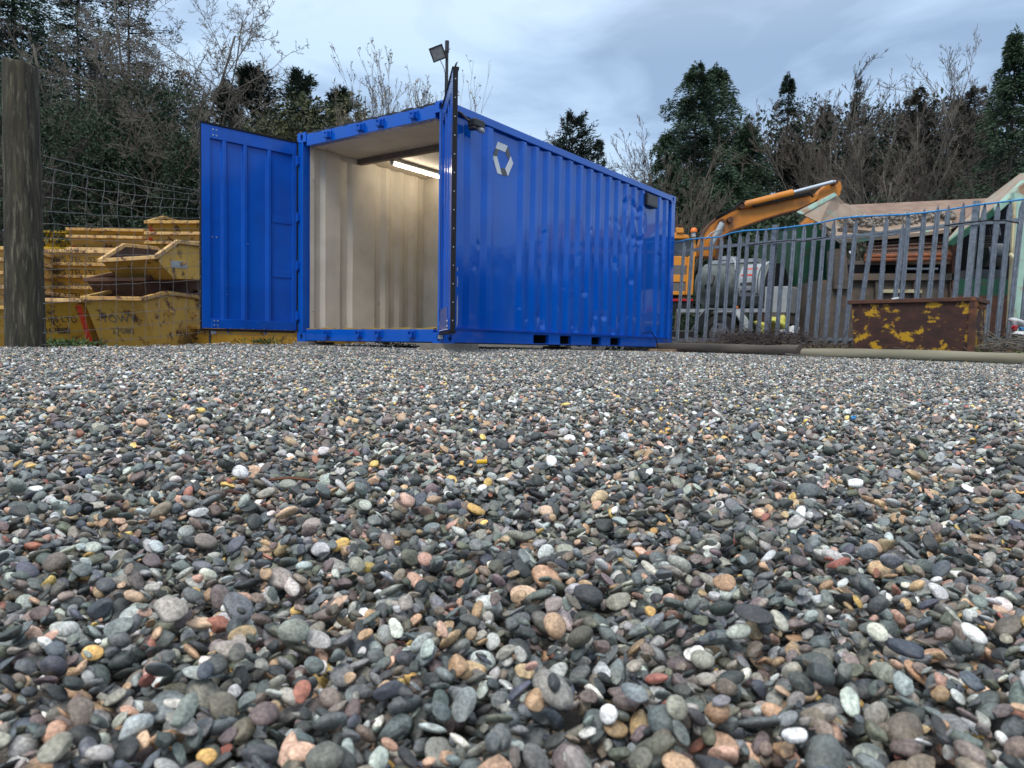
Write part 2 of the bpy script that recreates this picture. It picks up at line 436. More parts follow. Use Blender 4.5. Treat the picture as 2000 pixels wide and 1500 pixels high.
def pebble_material(kind):
    m, n, l, b = nt('pebble_' + kind)
    b.inputs['Specular IOR Level'].default_value = 0.45
    if kind == 'single':
        src = n.new('ShaderNodeObjectInfo').outputs['Color']
    else:
        a = n.new('ShaderNodeAttribute'); a.attribute_name = 'pcol'
        a.attribute_type = 'INSTANCER' if kind == 'scatter' else 'GEOMETRY'
        src = a.outputs['Color']
    t = n.new('ShaderNodeTexCoord')
    g = n.new('ShaderNodeNewGeometry')
    vec = g.outputs['Position']
    nz = n.new('ShaderNodeTexNoise'); nz.inputs['Scale'].default_value = 420; nz.inputs['Detail'].default_value = 4
    l.new(vec, nz.inputs['Vector'])
    mr_ = n.new('ShaderNodeMapRange'); mr_.inputs['From Min'].default_value = .3; mr_.inputs['From Max'].default_value = .7
    mr_.inputs['To Min'].default_value = .62; mr_.inputs['To Max'].default_value = 1.42
    l.new(nz.outputs['Fac'], mr_.inputs['Value'])
    # larger mottling
    n2 = n.new('ShaderNodeTexNoise'); n2.inputs['Scale'].default_value = 95; n2.inputs['Detail'].default_value = 3
    l.new(vec, n2.inputs['Vector'])
    mr2 = n.new('ShaderNodeMapRange'); mr2.inputs['From Min'].default_value = .35; mr2.inputs['From Max'].default_value = .68
    mr2.inputs['To Min'].default_value = .8; mr2.inputs['To Max'].default_value = 1.3
    l.new(n2.outputs['Fac'], mr2.inputs['Value'])
    mu = n.new('ShaderNodeMath'); mu.operation = 'MULTIPLY'
    l.new(mr_.outputs[0], mu.inputs[0]); l.new(mr2.outputs[0], mu.inputs[1])
    sc_ = n.new('ShaderNodeVectorMath'); sc_.operation = 'SCALE'
    l.new(src, sc_.inputs[0]); l.new(mu.outputs[0], sc_.inputs['Scale'])
    # stone colour with its speckle and mottling
    l.new(sc_.outputs[0], b.inputs['Base Color'])
    r2 = n.new('ShaderNodeMapRange'); r2.inputs['To Min'].default_value = .32; r2.inputs['To Max'].default_value = .72
    l.new(n2.outputs['Fac'], r2.inputs['Value']); l.new(r2.outputs[0], b.inputs['Roughness'])
    bp = n.new('ShaderNodeBump'); bp.inputs['Distance'].default_value = 0.0006; bp.inputs['Strength'].default_value = .8
    l.new(nz.outputs['Fac'], bp.inputs['Height']); l.new(bp.outputs[0], b.inputs['Normal'])
    return m


def ico(sub):
    bm = bmesh.new(); bmesh.ops.create_icosphere(bm, subdivisions=sub, radius=1)
    v = np.array([p.co[:] for p in bm.verts]); f = np.array([[q.index for q in p.verts] for p in bm.faces]); bm.free()
    return v, f


def pebble_shape(sub, rng, ang):
    v, f = ico(sub)
    v = v.copy()
    # low frequency lumps
    for _ in range(5):
        d = rng.normal(size=3); d /= np.linalg.norm(d)
        v *= (1 + rng.uniform(-.13, .13) * np.cos(v @ d * rng.uniform(1, 2.6) + rng.uniform(0, 6)))[:, None]
    ncut = rng.integers(7, 12) if ang == 2 else (rng.integers(3, 6) if ang == 1 else rng.integers(0, 2))
    for _ in range(ncut):
        d = rng.normal(size=3); d /= np.linalg.norm(d)
        lim = rng.uniform(.55, .82) if ang == 2 else rng.uniform(.68, .9)
        s = v @ d; k = s > lim
        v[k] -= ((s[k] - lim) * (0.93))[:, None] * d
    return v, f


pm_scatter, pm_single, pm_tile = pebble_material('scatter'), pebble_material('single'), pebble_material('tile')
SHR = np.random.default_rng(3)
NSH = 16
ANG = [0, 0, 0, 0, 1, 1, 1, 1, 1, 2, 2, 2, 2, 2, 2, 2]
src_col = bpy.data.collections.new('pebble_sources')
shapes_single = []
for i in range(NSH):
    v, f = pebble_shape(3, SHR, ANG[i])
    for mm, keep in ((pm_scatter, False), (pm_single, True)):
        me = bpy.data.meshes.new('pebble_shape')
        me.from_pydata([tuple(p) for p in v], [], [tuple(q) for q in f.tolist()])
        me.materials.append(mm)
        me.polygons.foreach_set('use_smooth', [True] * len(me.polygons))
        me.update()
        if keep:
            shapes_single.append(me)
        else:
            o = bpy.data.objects.new('a%02d' % i, me); src_col.objects.link(o)


def pack(x0, x1, y0, y1, n, res, wrap, inside=None, base=None, smean=.0083):
    """drop n stones one by one onto a height field; returns positions, axes, tilt, yaw, top flags"""
    nx, ny = int(round((x1 - x0) / res)), int(round((y1 - y0) / res))
    pad = 9
    H = np.zeros((ny + 2 * pad, nx + 2 * pad))
    if base is not None:
        H += base(ny + 2 * pad, nx + 2 * pad)
    g = {}
    for R in range(1, pad + 1):
        q = np.arange(-R, R + 1) * res
        g[R] = np.meshgrid(q, q)
    A = np.clip(smean * np.exp(RNG.normal(0, .34, n)), .0032, .0160)
    Bx = A * RNG.uniform(.58, .92, n); C = Bx * RNG.uniform(.32, .78, n)
    yaw = RNG.uniform(0, 2 * math.pi, n)
    cand = RNG.random((n, 4, 2))
    tx, ty = RNG.normal(0, .16, n), RNG.normal(0, .16, n)
    out = np.zeros((n, 5)); ok = np.zeros(n, bool)
    cs, sn = np.cos(yaw), np.sin(yaw)
    nmax = nx * ny
    for i in range(n):
        bx = by = None; bh = 1e9
        for k in range(4):
            ix = int(cand[i, k, 0] * nx); iy = int(cand[i, k, 1] * ny)
            if inside is not None and not inside(x0 + ix * res, y0 + iy * res): continue
            h = H[iy + pad, ix + pad]
            if h < bh: bh, bx, by = h, ix, iy
        if bx is None: continue
        a, b, c = A[i], Bx[i], C[i]
        R = min(pad, max(1, int(a / res + .5)))
        DX, DY = g[R]
        W = H[by + pad - R:by + pad + R + 1, bx + pad - R:bx + pad + R + 1]
        q = ((DX * cs[i] + DY * sn[i]) / a) ** 2 + ((DY * cs[i] - DX * sn[i]) / b) ** 2
        m = q < 1
        if not m.any(): continue
        mw = W * m
        s2 = (DX * DX * m).sum() + 1e-12
        mu = mw.sum() / m.sum()
        gx = ((W - mu) * DX * m).sum() / s2; gy = ((W - mu) * DY * m).sum() / ((DY * DY * m).sum() + 1e-12)
        gx = min(.75, max(-.75, gx * .9)) + tx[i]; gy = min(.75, max(-.75, gy * .9)) + ty[i]
        rise = c * np.sqrt(np.maximum(0, 1 - q))
        pl = gx * DX + gy * DY
        z0 = np.where(m, W - pl + rise, -9).max() - .30 * c
        np.maximum(W, np.where(m, z0 + pl + rise, -9), out=W)
        if wrap:
            # copy the border strips round so that the tile repeats without a seam
            if bx < 2 * pad: H[:, nx + pad:] = np.maximum(H[:, nx + pad:], H[:, pad:2 * pad])
            if bx > nx - 2 * pad: H[:, :pad] = np.maximum(H[:, :pad], H[:, nx:nx + pad])
        out[i] = (x0 + bx * res, y0 + by * res, z0, gx, gy); ok[i] = True
    ixs = ((out[:, 0] - x0) / res).astype(int) + pad; iys = ((out[:, 1] - y0) / res).astype(int) + pad
    top = ok & (out[:, 2] + C > H[np.clip(iys, 0, H.shape[0] - 1), np.clip(ixs, 0, H.shape[1] - 1)] - .0025)
    out[:, 2] -= np.median(H[pad:-pad, pad:-pad][:, nx // 4:3 * nx // 4]) if wrap else np.median(H[pad + ny // 2:-pad, pad + nx // 3:pad + 2 * nx // 3])
    return out, A, Bx, C, yaw, ok, top


def tilt_mats(gx, gy, yaw):
    zx, zy, zz = -gx, -gy, np.ones_like(gx)
    z = np.stack([zx, zy, zz], 1); z /= np.linalg.norm(z, axis=1)[:, None]
    x = np.stack([np.cos(yaw), np.sin(yaw), np.zeros_like(yaw)], 1)
    x = x - z * (x * z).sum(1)[:, None]; x /= np.linalg.norm(x, axis=1)[:, None]
    y = np.cross(z, x)
    return np.stack([x, y, z], 2)


def mats_euler(R):
    sy = np.hypot(R[:, 0, 0], R[:, 1, 0])
    return np.stack([np.arctan2(R[:, 2, 1], R[:, 2, 2]), np.arctan2(-R[:, 2, 0], sy), np.arctan2(R[:, 1, 0], R[:, 0, 0])], 1)


# ---- repeating tiles for the far gravel
TS = 0.42
NT = 4
lowshapes = [pebble_shape(2, SHR, a) for a in (0, 0, 1, 1, 2)]
lowshapes1 = [pebble_shape(1, SHR, a) for a in (0, 1, 1)]
for ti in range(NT):
    out, A, Bx, C, yaw, ok, top = pack(0, TS, 0, TS, 2500, .003, True, smean=.0070)
    keep = np.where(top)[0]
    R = tilt_mats(out[:, 3], out[:, 4], yaw)
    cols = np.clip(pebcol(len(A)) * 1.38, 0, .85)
    Vs, Fs, Cs = [], [], []; o_ = 0
    for k in keep:
        v, f = lowshapes1[k % 3]
        p = (v * np.array([A[k], Bx[k], C[k]])) @ R[k].T + out[k, :3] - np.array([TS / 2, TS / 2, 0])
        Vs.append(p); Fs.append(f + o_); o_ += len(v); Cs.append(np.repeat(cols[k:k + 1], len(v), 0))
    ob = fast_mesh('b%02d' % ti, np.concatenate(Vs), np.concatenate(Fs), pm_tile, smooth=True)
    COL.objects.unlink(ob); src_col.objects.link(ob)
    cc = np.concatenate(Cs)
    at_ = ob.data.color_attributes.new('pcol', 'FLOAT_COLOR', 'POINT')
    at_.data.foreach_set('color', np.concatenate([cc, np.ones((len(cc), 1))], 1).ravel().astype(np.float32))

# ---- the near gravel, stone by stone
NY0, NY1 = .33, 2.5


def near_inside(x, y):
    return abs(x - .0) < .715 * y + .07


def und(h, w):
    yy, xx = np.mgrid[0:h, 0:w]
    s = .0025
    X = xx * s; Y = yy * s
    return .006 * np.sin(X * 7 + 1.3 + 2 * np.sin(Y * 3)) + .005 * np.sin(Y * 9 + X * 4) + .003 * np.sin(X * 23 + Y * 17)


out, A, Bx, C, yaw, ok, top = pack(-1.86, 1.86, NY0, NY1, 150000, .0025, False, near_inside, und, .0066)
px_, py_ = out[:, 0], out[:, 1]
pz = out[:, 2] + G(px_, py_)
Rm = tilt_mats(out[:, 3] - .012, out[:, 4] + .026, yaw)
eul = mats_euler(Rm)
cols = np.clip(pebcol(len(A)) * (1 + .32 * np.clip((py_ - .9) / 2.2, 0, 1))[:, None], 0, .8)  # stone colours lighten gradually with distance from the camera
shape_i = RNG.integers(0, NSH, len(A))
dist = np.hypot(px_, py_)
score = np.where(top & ok & (py_ > .41) & (np.abs(px_) < .67 * py_), A / dist, 0)
big = np.argsort(-score)[:300]
isbig = np.zeros(len(A), bool); isbig[big] = True
for k in big:
    o = bpy.data.objects.new('pebble', shapes_single[shape_i[k]])
    COL.objects.link(o)
    o.location = (px_[k], py_[k], pz[k]); o.rotation_euler = eul[k]; o.scale = (A[k], Bx[k], C[k])
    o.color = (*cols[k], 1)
    o.parent = ground
vis = ok & ~isbig
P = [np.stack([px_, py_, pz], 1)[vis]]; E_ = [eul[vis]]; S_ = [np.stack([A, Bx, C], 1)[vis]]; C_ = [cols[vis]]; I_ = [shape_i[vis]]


def gravel_limit(x):
    if x < -3.95: return 6.75
    if x < -2.6: return 9.9
    if x < 2.9: return 12.9
    if x < 4.1: return 12.5 - (x - 2.9) * 1.6
    return 10.35 - (x - 4.1) * 1.15


tp, te, ti_ = [], [], []
step = TS * .97
y = NY1 + TS * .30
while y < 13.2:
    w = .74 * y + .5
    x = -w
    while x < w:
        xx, yy = x, y
        if yy + TS / 2 < gravel_limit(xx) and xx > -9:
            sx_ = (gz(xx + .2, yy) - gz(xx - .2, yy)) / .4; sy_ = (gz(xx, yy + .2) - gz(xx, yy - .2)) / .4
            tp.append((xx, yy, gz(xx, yy) - .004 + RNG.uniform(-.0015, .0015)))
            Rt = tilt_mats(np.array([sx_]), np.array([sy_]), np.array([RNG.integers(0, 4) * math.pi / 2]))
            te.append(mats_euler(Rt)[0]); ti_.append(NSH + RNG.integers(0, NT))
        x += step
    y += step
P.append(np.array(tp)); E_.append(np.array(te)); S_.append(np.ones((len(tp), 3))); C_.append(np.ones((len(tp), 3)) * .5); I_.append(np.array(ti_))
P = np.concatenate(P); E_ = np.concatenate(E_); S_ = np.concatenate(S_); C_ = np.concatenate(C_); I_ = np.concatenate(I_)
gm = bpy.data.meshes.new('gravel')
gm.vertices.add(len(P)); gm.vertices.foreach_set('co', P.astype(np.float32).ravel())
for nm, arr in (('rot', E_), ('scl', S_), ('pcol', C_)):
    a_ = gm.attributes.new(nm, 'FLOAT_VECTOR', 'POINT'); a_.data.foreach_set('vector', arr.astype(np.float32).ravel())
a_ = gm.attributes.new('idx', 'INT', 'POINT'); a_.data.foreach_set('value', I_.astype(np.int32))
gravel = bpy.data.objects.new('gravel', gm); COL.objects.link(gravel)
gravel['kind'] = 'stuff'; gravel['label'] = 'mixed grey, brown and cream gravel covering the yard'
ng = bpy.data.node_groups.new('scatter_gravel', 'GeometryNodeTree')
ng.interface.new_socket('Geometry', in_out='INPUT', socket_type='NodeSocketGeometry')
ng.interface.new_socket('Geometry', in_out='OUTPUT', socket_type='NodeSocketGeometry')
N_, L_ = ng.nodes, ng.links
gi, go = N_.new('NodeGroupInput'), N_.new('NodeGroupOutput')
m2p = N_.new('GeometryNodeMeshToPoints')
iop = N_.new('GeometryNodeInstanceOnPoints')
ci = N_.new('GeometryNodeCollectionInfo'); ci.inputs['Collection'].default_value = src_col
ci.inputs['Separate Children'].default_value = True; ci.inputs['Reset Children'].default_value = True


def named(nm, tp_):
    q = N_.new('GeometryNodeInputNamedAttribute'); q.data_type = tp_; q.inputs['Name'].default_value = nm
    return q.outputs['Attribute']


L_.new(gi.outputs[0], m2p.inputs['Mesh']); L_.new(m2p.outputs[0], iop.inputs['Points'])
L_.new(ci.outputs[0], iop.inputs['Instance']); iop.inputs['Pick Instance'].default_value = True
L_.new(named('idx', 'INT'), iop.inputs['Instance Index'])
L_.new(named('rot', 'FLOAT_VECTOR'), iop.inputs['Rotation'])
L_.new(named('scl', 'FLOAT_VECTOR'), iop.inputs['Scale'])
L_.new(iop.outputs[0], go.inputs[0])
md = gravel.modifiers.new('scatter', 'NODES'); md.node_group = ng


# ================================================================= CONTAINER
CP = Vector((-0.7423, 8.1166, CAMZ + 0.0281))
CYAW = 0.95304
CL, CW, CH = 6.058, 2.438, 2.591
CM = Matrix.Translation(CP) @ Matrix.Rotation(CYAW, 4, 'Z')
CMI = CM.inverted()


def side_hit(px, py, yoff=0.0):
    """point in container coordinates on the side wall plane, seen at a photo pixel"""
    o = CMI @ CAMP; d = (CMI.to_3x3() @ ray(px, py))
    return o + d * ((yoff - o.y) / d.y)


def front_hit(px, py, xoff=0.0):
    o = CMI @ CAMP; d = (CMI.to_3x3() @ ray(px, py))
    return o + d * ((xoff - o.x) / d.x)


box20 = thing('shipping_container', 'blue corrugated steel shipping container with both doors open and a lit cream interior', 'shipping container', CP, CYAW)


def cbox(name, x0, x1, y0, y1, z0, z1, m, parent=None, bevel=0.004):
    return MB().box(x0, x1, y0, y1, z0, z1).build(name, m, parent or box20, bevel=bevel)


# --- side profile: recess depth along the wall
OUT, INN = 0.010, 0.046
prof = [(.15, OUT), (.20, INN), (.36, INN), (.43, OUT), (.555, OUT), (.60, INN), (.67, INN), (.75, OUT), (.85, OUT), (.905, INN), (1.395, INN), (1.464, OUT), (1.534, OUT)]
tt = 1.534
while tt < 4.8:
    prof += [(tt + .068, INN), (tt + .14, INN), (tt + .208, OUT), (tt + .278, OUT)]
    tt += .278
prof += [(tt + .06, INN), (5.36, INN), (5.43, OUT), (5.50, OUT), (5.57, INN), (5.64, INN), (5.71, OUT), (5.78, OUT), (5.84, INN), (5.90, INN)]
pt_, pd_ = np.array([p[0] for p in prof]), np.array([p[1] for p in prof])
dent_px = [(1053, 620, .020, .055, .07), (1060, 634, .016, .03, .06), (1030, 622, .010, .03, .03), (1119, 636, .015, .04, .045), (1125, 647, .014, .03, .03),
           (1163, 617, .012, .035, .03), (1179, 618, .024, .05, .045), (1159, 640, .020, .04, .06), (1192, 635, .018, .04, .05), (1208, 630, .022, .045, .04),
           (1198, 651, .016, .05, .03), (1227, 616, .014, .04, .035), (1141, 572, .016, .05, .035), (1233, 548, .016, .04, .03), (1242, 586, .014, .04, .04),
           (1075, 520, .010, .04, .025), (1063, 457, .012, .04, .03), (1154, 450, .012, .035, .03), (1150, 394, .012, .03, .03), (1203, 434, .018, .05, .06),
           (1192, 431, .020, .04, .04), (1221, 397, .022, .06, .07), (1238, 405, .028, .06, .05), (1250, 413, .028, .06, .05), (1227, 461, .028, .06, .05),
           (1236, 467, .018, .04, .035), (1250, 470, .024, .06, .04), (1201, 514, .014, .04, .05), (947, 293, .008, .02, .02), (947, 320, .008, .02, .03),
           (1011, 347, .013, .03, .02), (926, 420, .006, .03, .02), (934, 478, .009, .04, .03), (925, 520, .010, .05, .03), (1100, 560, .008, .04, .03),
           (1245, 430, .022, .05, .12), (1212, 440, .018, .05, .10), (1232, 380, -.012, .05, .05), (1216, 455, .016, .04, .07), (1258, 440, .018, .07, .10),
           (1130, 500, .006, .05, .05), (1090, 600, .007, .05, .04), (1290, 470, .016, .05, .05), (1285, 500, .012, .05, .04), (1013, 600, .004, .03, .02)]
ts = []
for a, b in zip(pt_[:-1], pt_[1:]):
    ts += [a - .0, a + .006]
    n_ = max(1, int((b - a) / .03))
    ts += list(a + .006 + (b - a - .012) * np.arange(1, n_) / n_)
    ts += [b - .006]
ts = np.unique(np.round(np.array(ts + [5.90]), 4))
zs = np.linspace(.165, 2.49, 100)
T_, Z_ = np.meshgrid(ts, zs)
Dp = np.interp(T_, pt_, pd_)
rr = np.random.default_rng(11)
for (dx, dy, amp, st, sz) in dent_px:
    h = side_hit(dx, dy, .03)
    sk = rr.uniform(-.6, .6)
    u, v = (T_ - h.x) / (st * .75) + sk * (Z_ - h.z) / sz, (Z_ - h.z) / (sz * rr.uniform(.9, 1.5))
    am = amp * (.55 if (h.z > .75 and h.x < 4.0) else (1.5 if h.z < .75 else 1.1))
    Dp = Dp + am * np.exp(-(np.abs(u) ** 1.4 + np.abs(v) ** 1.2)) - am * .3 * np.exp(-(u * u + (v + 1.5) ** 2))
for _ in range(26):
    u, v = (T_ - rr.uniform(.3, 5.8)) / rr.uniform(.15, .5), (Z_ - rr.uniform(.3, 2.3)) / rr.uniform(.2, .6)
    Dp = Dp + rr.uniform(-.004, .005) * np.exp(-u * u - v * v)
edge = np.clip((2.49 - Z_) / .06, 0, 1) * np.clip((Z_ - .165) / .05, 0, 1)
base_ = np.interp(T_, pt_, pd_)
Dp = base_ + (Dp - base_) * edge
nz_, nt_ = T_.shape
idx = np.arange(nz_ * nt_).reshape(nz_, nt_)
Fq = np.stack([idx[:-1, :-1].ravel(), idx[:-1, 1:].ravel(), idx[1:, 1:].ravel(), idx[1:, :-1].ravel()], 1)
sp = fast_mesh('side_panel', np.stack([T_.ravel(), Dp.ravel(), Z_.ravel()], 1), Fq, M['blue'], box20, smooth=True)
sp['label'] = 'dented corrugated side panel with white emblem'
mdw = sp.modifiers.new('sheet', 'SOLIDIFY'); mdw.thickness = .002; mdw.offset = -1


def corr_strip(name, pts, z0, z1, axis, m, parent, sub=1, wob=0.0, seed=0):
    """corrugated sheet: pts = (along, across); axis 'x' or 'y' says which way it runs"""
    r_ = np.random.default_rng(seed)
    a = np.array([p[0] for p in pts]); d = np.array([p[1] for p in pts])
    al = []
    for i in range(len(a) - 1):
        al += list(np.linspace(a[i], a[i + 1], sub + 1)[:-1])
    al.append(a[-1])
    al = np.array(al)
    zz = np.linspace(z0, z1, 14 if wob else 2)
    AA, ZZ = np.meshgrid(al, zz)
    DD = np.interp(AA, a, d) if a[0] < a[-1] else np.interp(-AA, -a, d)
    for _ in range(30 if wob else 0):
        u, v = (AA - r_.uniform(a.min(), a.max())) / r_.uniform(.1, .3), (ZZ - r_.uniform(z0, z1)) / r_.uniform(.1, .4)
        DD = DD + r_.uniform(-wob, wob) * np.exp(-u * u - v * v)
    V = np.stack([AA.ravel(), DD.ravel(), ZZ.ravel()], 1) if axis == 'x' else np.stack([DD.ravel(), AA.ravel(), ZZ.ravel()], 1)
    k = np.arange(AA.size).reshape(AA.shape)
    F = np.stack([k[:-1, :-1].ravel(), k[:-1, 1:].ravel(), k[1:, 1:].ravel(), k[1:, :-1].ravel()], 1)
    return fast_mesh(name, V, F, m, parent, smooth=False)


def std_prof(a0, a1, o, i_, pitch=.278):
    p = [(a0, o)]; t = a0 + .05
    while t + pitch < a1:
        p += [(t, o), (t + .068, i_), (t + .14, i_), (t + .208, o)]; t += pitch
    return p + [(a1, o)]


corr_strip('side_panel', std_prof(.15, 5.9, CW - OUT, CW - INN), .165, 2.49, 'x', M['blue'], box20)
# cream walls inside: the sheet's own inner face, with two broad flats
wp = [(.10, .062), (.17, .062), (.20, .095), (.29, .095), (.35, .062), (.60, .062), (.64, .097), (.75, .097), (.82, .062), (1.22, .062), (1.28, .097), (1.36, .097), (1.43, .062),
      (1.50, .062), (1.56, .097), (1.64, .097), (1.71, .062), (1.78, .062), (1.85, .097), (1.93, .097), (2.0, .062), (2.08, .062), (2.15, .097), (2.24, .097), (2.3, .062)]
iw = corr_strip('inner_wall', [(p[0], CW - .15 + .03 + (p[1] - .062) * 1.0 - .0) for p in wp], .17, 2.44, 'x', M['beige'], box20, sub=2, wob=.012, seed=4)
iw.data.polygons.foreach_set('use_smooth', [True] * len(iw.data.polygons)); iw.data.set_sharp_from_angle(angle=math.radians(24))
corr_strip('inner_wall', std_prof(.12, 2.3, .06, .09), .17, 2.44, 'x', M['beige'], box20)
corr_strip('partition_wall', std_prof(.06, CW - .10, 2.245, 2.275, .30), .17, 2.44, 'y', M['beige'], box20)
corr_strip('end_wall', std_prof(.15, CW - .15, CL - OUT, CL - INN), .165, 2.49, 'y', M['blue'], box20)
cbox('interior_floor', .06, 5.98, .06, CW - .06, .135, .168, mat('plywood_floor', (.22, .16, .11), (.15, .11, .08), 6, .7))
cbox('ceiling', .09, 2.32, .062, CW - .062, 2.445, 2.457, M['beige'])
cbox('roof', .05, 6.0, .05, CW - .05, 2.53, 2.55, M['blue'])
cbox('ceiling_batten', .885, .965, .10, CW - .12, 2.375, 2.443, M['beam'])
# frame
for (y0, y1) in ((0, .058), (CW - .058, CW)):
    cbox('top_rail', .178, CL - .178, y0, y1, 2.495, 2.582, M['blue'])
# near bottom rail with fork pockets
mb = MB()
pk = [(1.74, 2.10), (2.38, 2.67), (3.23, 3.52), (3.80, 4.13)]
xx = .178
for a, b in pk:
    mb.box(xx, a, .004, .05, .012, .158); mb.box(a, b, .004, .05, .133, .158); mb.box(a, b, .004, .05, .012, .022); xx = b
mb.box(xx, CL - .178, .004, .05, .012, .158)
mb.box(.178, CL - .178, -.012, .055, .158, .167)
mb.build('bottom_rail', M['blue'], box20)
for a, b in pk:
    pm = MB()
    pm.box(a + .003, a + .008, .05, CW - .05, .02, .14).box(b - .008, b - .003, .05, CW - .05, .02, .14).box(a, b, .05, CW - .05, .126, .132).box(a, b, 1.2, 1.21, .02, .13)
    pm.build('fork_pocket', M['hole'], box20)
mb = MB().box(.178, CL - .178, CW - .05, CW - .004, .012, .158)
mb.build('bottom_rail', M['blue'], box20)
for k in range(9):
    cbox('cross_member', .5 + k * .62, .56 + k * .62, .06, CW - .06, .02, .13, M['hole'])
# posts
for y0 in (0.0, CW - .10):
    cbox('corner_post', .004, .150, y0 + (.004 if y0 == 0 else 0), y0 + (.10 if y0 == 0 else .096), .118, CH - .118, M['blue'])
    cbox('corner_post', CL - .15, CL - .004, y0 + (.004 if y0 == 0 else 0), y0 + (.10 if y0 == 0 else .096), .118, CH - .118, M['blue'])
cbox('door_header', .010, .10, .162, CW - .162, 2.42, 2.565, M['blue'])
cbox('door_sill', .006, .12, .162, CW - .162, .012, .152, M['blue'])
cbox('end_header', CL - .1, CL - .01, .162, CW - .162, 2.49, 2.57, M['blue'])
cbox('end_sill', CL - .1, CL - .01, .162, CW - .162, .012, .15, M['blue'])


def casting(cx, cy, z0, sx_, sy_):
    """steel corner block with an oval hole in its end face, its side face and its top"""
    L, Wd, Hh = .178, .162, .118
    mb = MB(); T = .028
    x0, x1 = sorted((cx, cx + sx_ * L)); y0, y1 = sorted((cy, cy + sy_ * Wd))
    ix0, ix1 = (x0 + T, x1) if sx_ > 0 else (x0, x1 - T)
    iy0, iy1 = (y0 + T, y1) if sy_ > 0 else (y0, y1 - T)
    mb.box(ix0, ix1, iy0, iy1, z0 + .002, z0 + Hh - .002, 1)

    def plate(org, u, v, w, lu, lv, ru, rv):
        o, u, v, w = Vector(org), Vector(u), Vector(v), Vector(w)
        rect = []
        for k in range(4): rect.append((k / 4 * lu, 0))
        for k in range(4): rect.append((lu, k / 4 * lv))
        for k in range(4): rect.append((lu - k / 4 * lu, lv))
        for k in range(4): rect.append((0, lv - k / 4 * lv))
        n = 16; vs = []
        for (a, b) in rect: vs.append(o + u * a + v * b)
        for (a, b) in rect:
            an = math.atan2((b - lv / 2) / lv, (a - lu / 2) / lu)
            vs.append(o + u * (lu / 2 + ru * math.cos(an)) + v * (lv / 2 + rv * math.sin(an)))
        vs += [p + w * T for p in vs[n:2 * n]]
        vs += [p + w * T for p in vs[:n]]
        fs = []
        for k in range(n):
            j = (k + 1) % n
            fs += [(k, j, n + j, n + k), (n + k, n + j, 2 * n + j, 2 * n + k), (3 * n + k, 3 * n + j, j, k)]
        mb.add(vs, fs)

    plate((cx, y0, z0), (0, 1, 0), (0, 0, 1), (sx_, 0, 0), Wd, Hh, .024, .042)
    xa = x0 + (T if sx_ > 0 else 0)
    plate((xa, cy, z0), (1, 0, 0), (0, 0, 1), (0, sy_, 0), L - T, Hh, .030, .042)
    mb.box(ix0, ix1, iy0, iy1, z0 + Hh - .002, z0 + Hh, 0).box(ix0, ix1, iy0, iy1, z0, z0 + .002, 0)
    xe = x1 if sx_ > 0 else x0 - .0
    mb.box(min(xe, xe + sx_ * .001), max(xe, xe + sx_ * .001), y0, y1, z0, z0 + Hh)
    mb.build('corner_casting', [M['blue'], M['hole']], box20)


for cx, sx_ in ((0, 1), (CL, -1)):
    for cy, sy_ in ((0, 1), (CW, -1)):
        for z0 in (0, CH - .118):
            casting(cx, cy, z0, sx_, sy_)

# lock keepers on header and sill
for py_k, zlo in ((0, 2.44), (1, .045)):
    for ky in (.46, .98, 1.30, 1.86):
        mb = MB()
        mb.box(-.052, .010, ky - .035, ky - .020, zlo + .02, zlo + .085).box(-.052, .010, ky + .020, ky + .035, zlo + .02, zlo + .085)
        mb.box(-.055, -.038, ky - .035, ky + .035, zlo + .012, zlo + .05).box(-.01, .010, ky - .05, ky + .05, zlo + .01, zlo + .10)
        mb.build('lock_keeper', M['blue2'], box20, bevel=.003)
# wavy tarpaulin edge on the roof and yellow sealing strip on the sill
mb = MB(); pts = []
n_ = 60
for i in range(n_ + 1):
    y = .17 + (CW - .34) * i / n_
    pts.append((.012 + .006 * math.sin(i * .9), y, 2.578 + .006 * math.sin(i * .7) + .005 * math.sin(i * 1.9 + 1)))
vs = []; fs = []
for i, p in enumerate(pts):
    vs += [(p[0], p[1], p[2] - .016), (p[0], p[1], p[2] + .008), (p[0] + .9, p[1], 2.572)]
    if i: fs += [(3 * i - 3, 3 * i, 3 * i + 1, 3 * i - 2), (3 * i - 2, 3 * i + 1, 3 * i + 2, 3 * i - 1)]
mb.add(vs, fs).build('roof_tarpaulin', M['black'], box20)
mb = MB(); vs = []; fs = []
for i in range(41):
    y = .165 + (CW - .33) * i / 40; w_ = .005 * math.sin(i * .8) + .004 * math.sin(i * 1.7)
    vs += [(.03, y, .153), (.025, y, .166 + w_), (.09, y, .168 + w_), (.10, y, .158)]
    if i: fs += [tuple(4 * (i - 1) + a for a in (k, k + 1)) + tuple(4 * i + a for a in (k + 1, k)) for k in range(3)]
mb.add(vs, fs).build('threshold_strip', M['yellowstrip'], box20)

# emblem: six flat vinyl pieces on the recessed flat
EY = INN - .0022


def epix(x, y): h = side_hit(880 + x / 8.333, 240 + y / 8.333, EY); return Vector((h.x, EY, h.z))


light = [[(770, 305), (932, 374), (892, 474), (733, 412)], [(683, 538), (757, 545), (836, 842), (762, 818)], [(980, 540), (1020, 660), (932, 868), (890, 748)]]
dark = [[(733, 416), (785, 440), (757, 545), (690, 538)], [(932, 380), (972, 520), (942, 590), (898, 480)], [(820, 728), (888, 752), (918, 866), (838, 846)]]
for P_, mm in ((light, 'white'), (dark, 'dkgrey')):
    for poly in P_:
        MB().prism([epix(*q) for q in poly], (0, .0018, 0)).build('emblem_piece', M[mm], box20, label=('white' if mm == 'white' else 'dark grey') + ' slanted piece of the hexagon emblem')
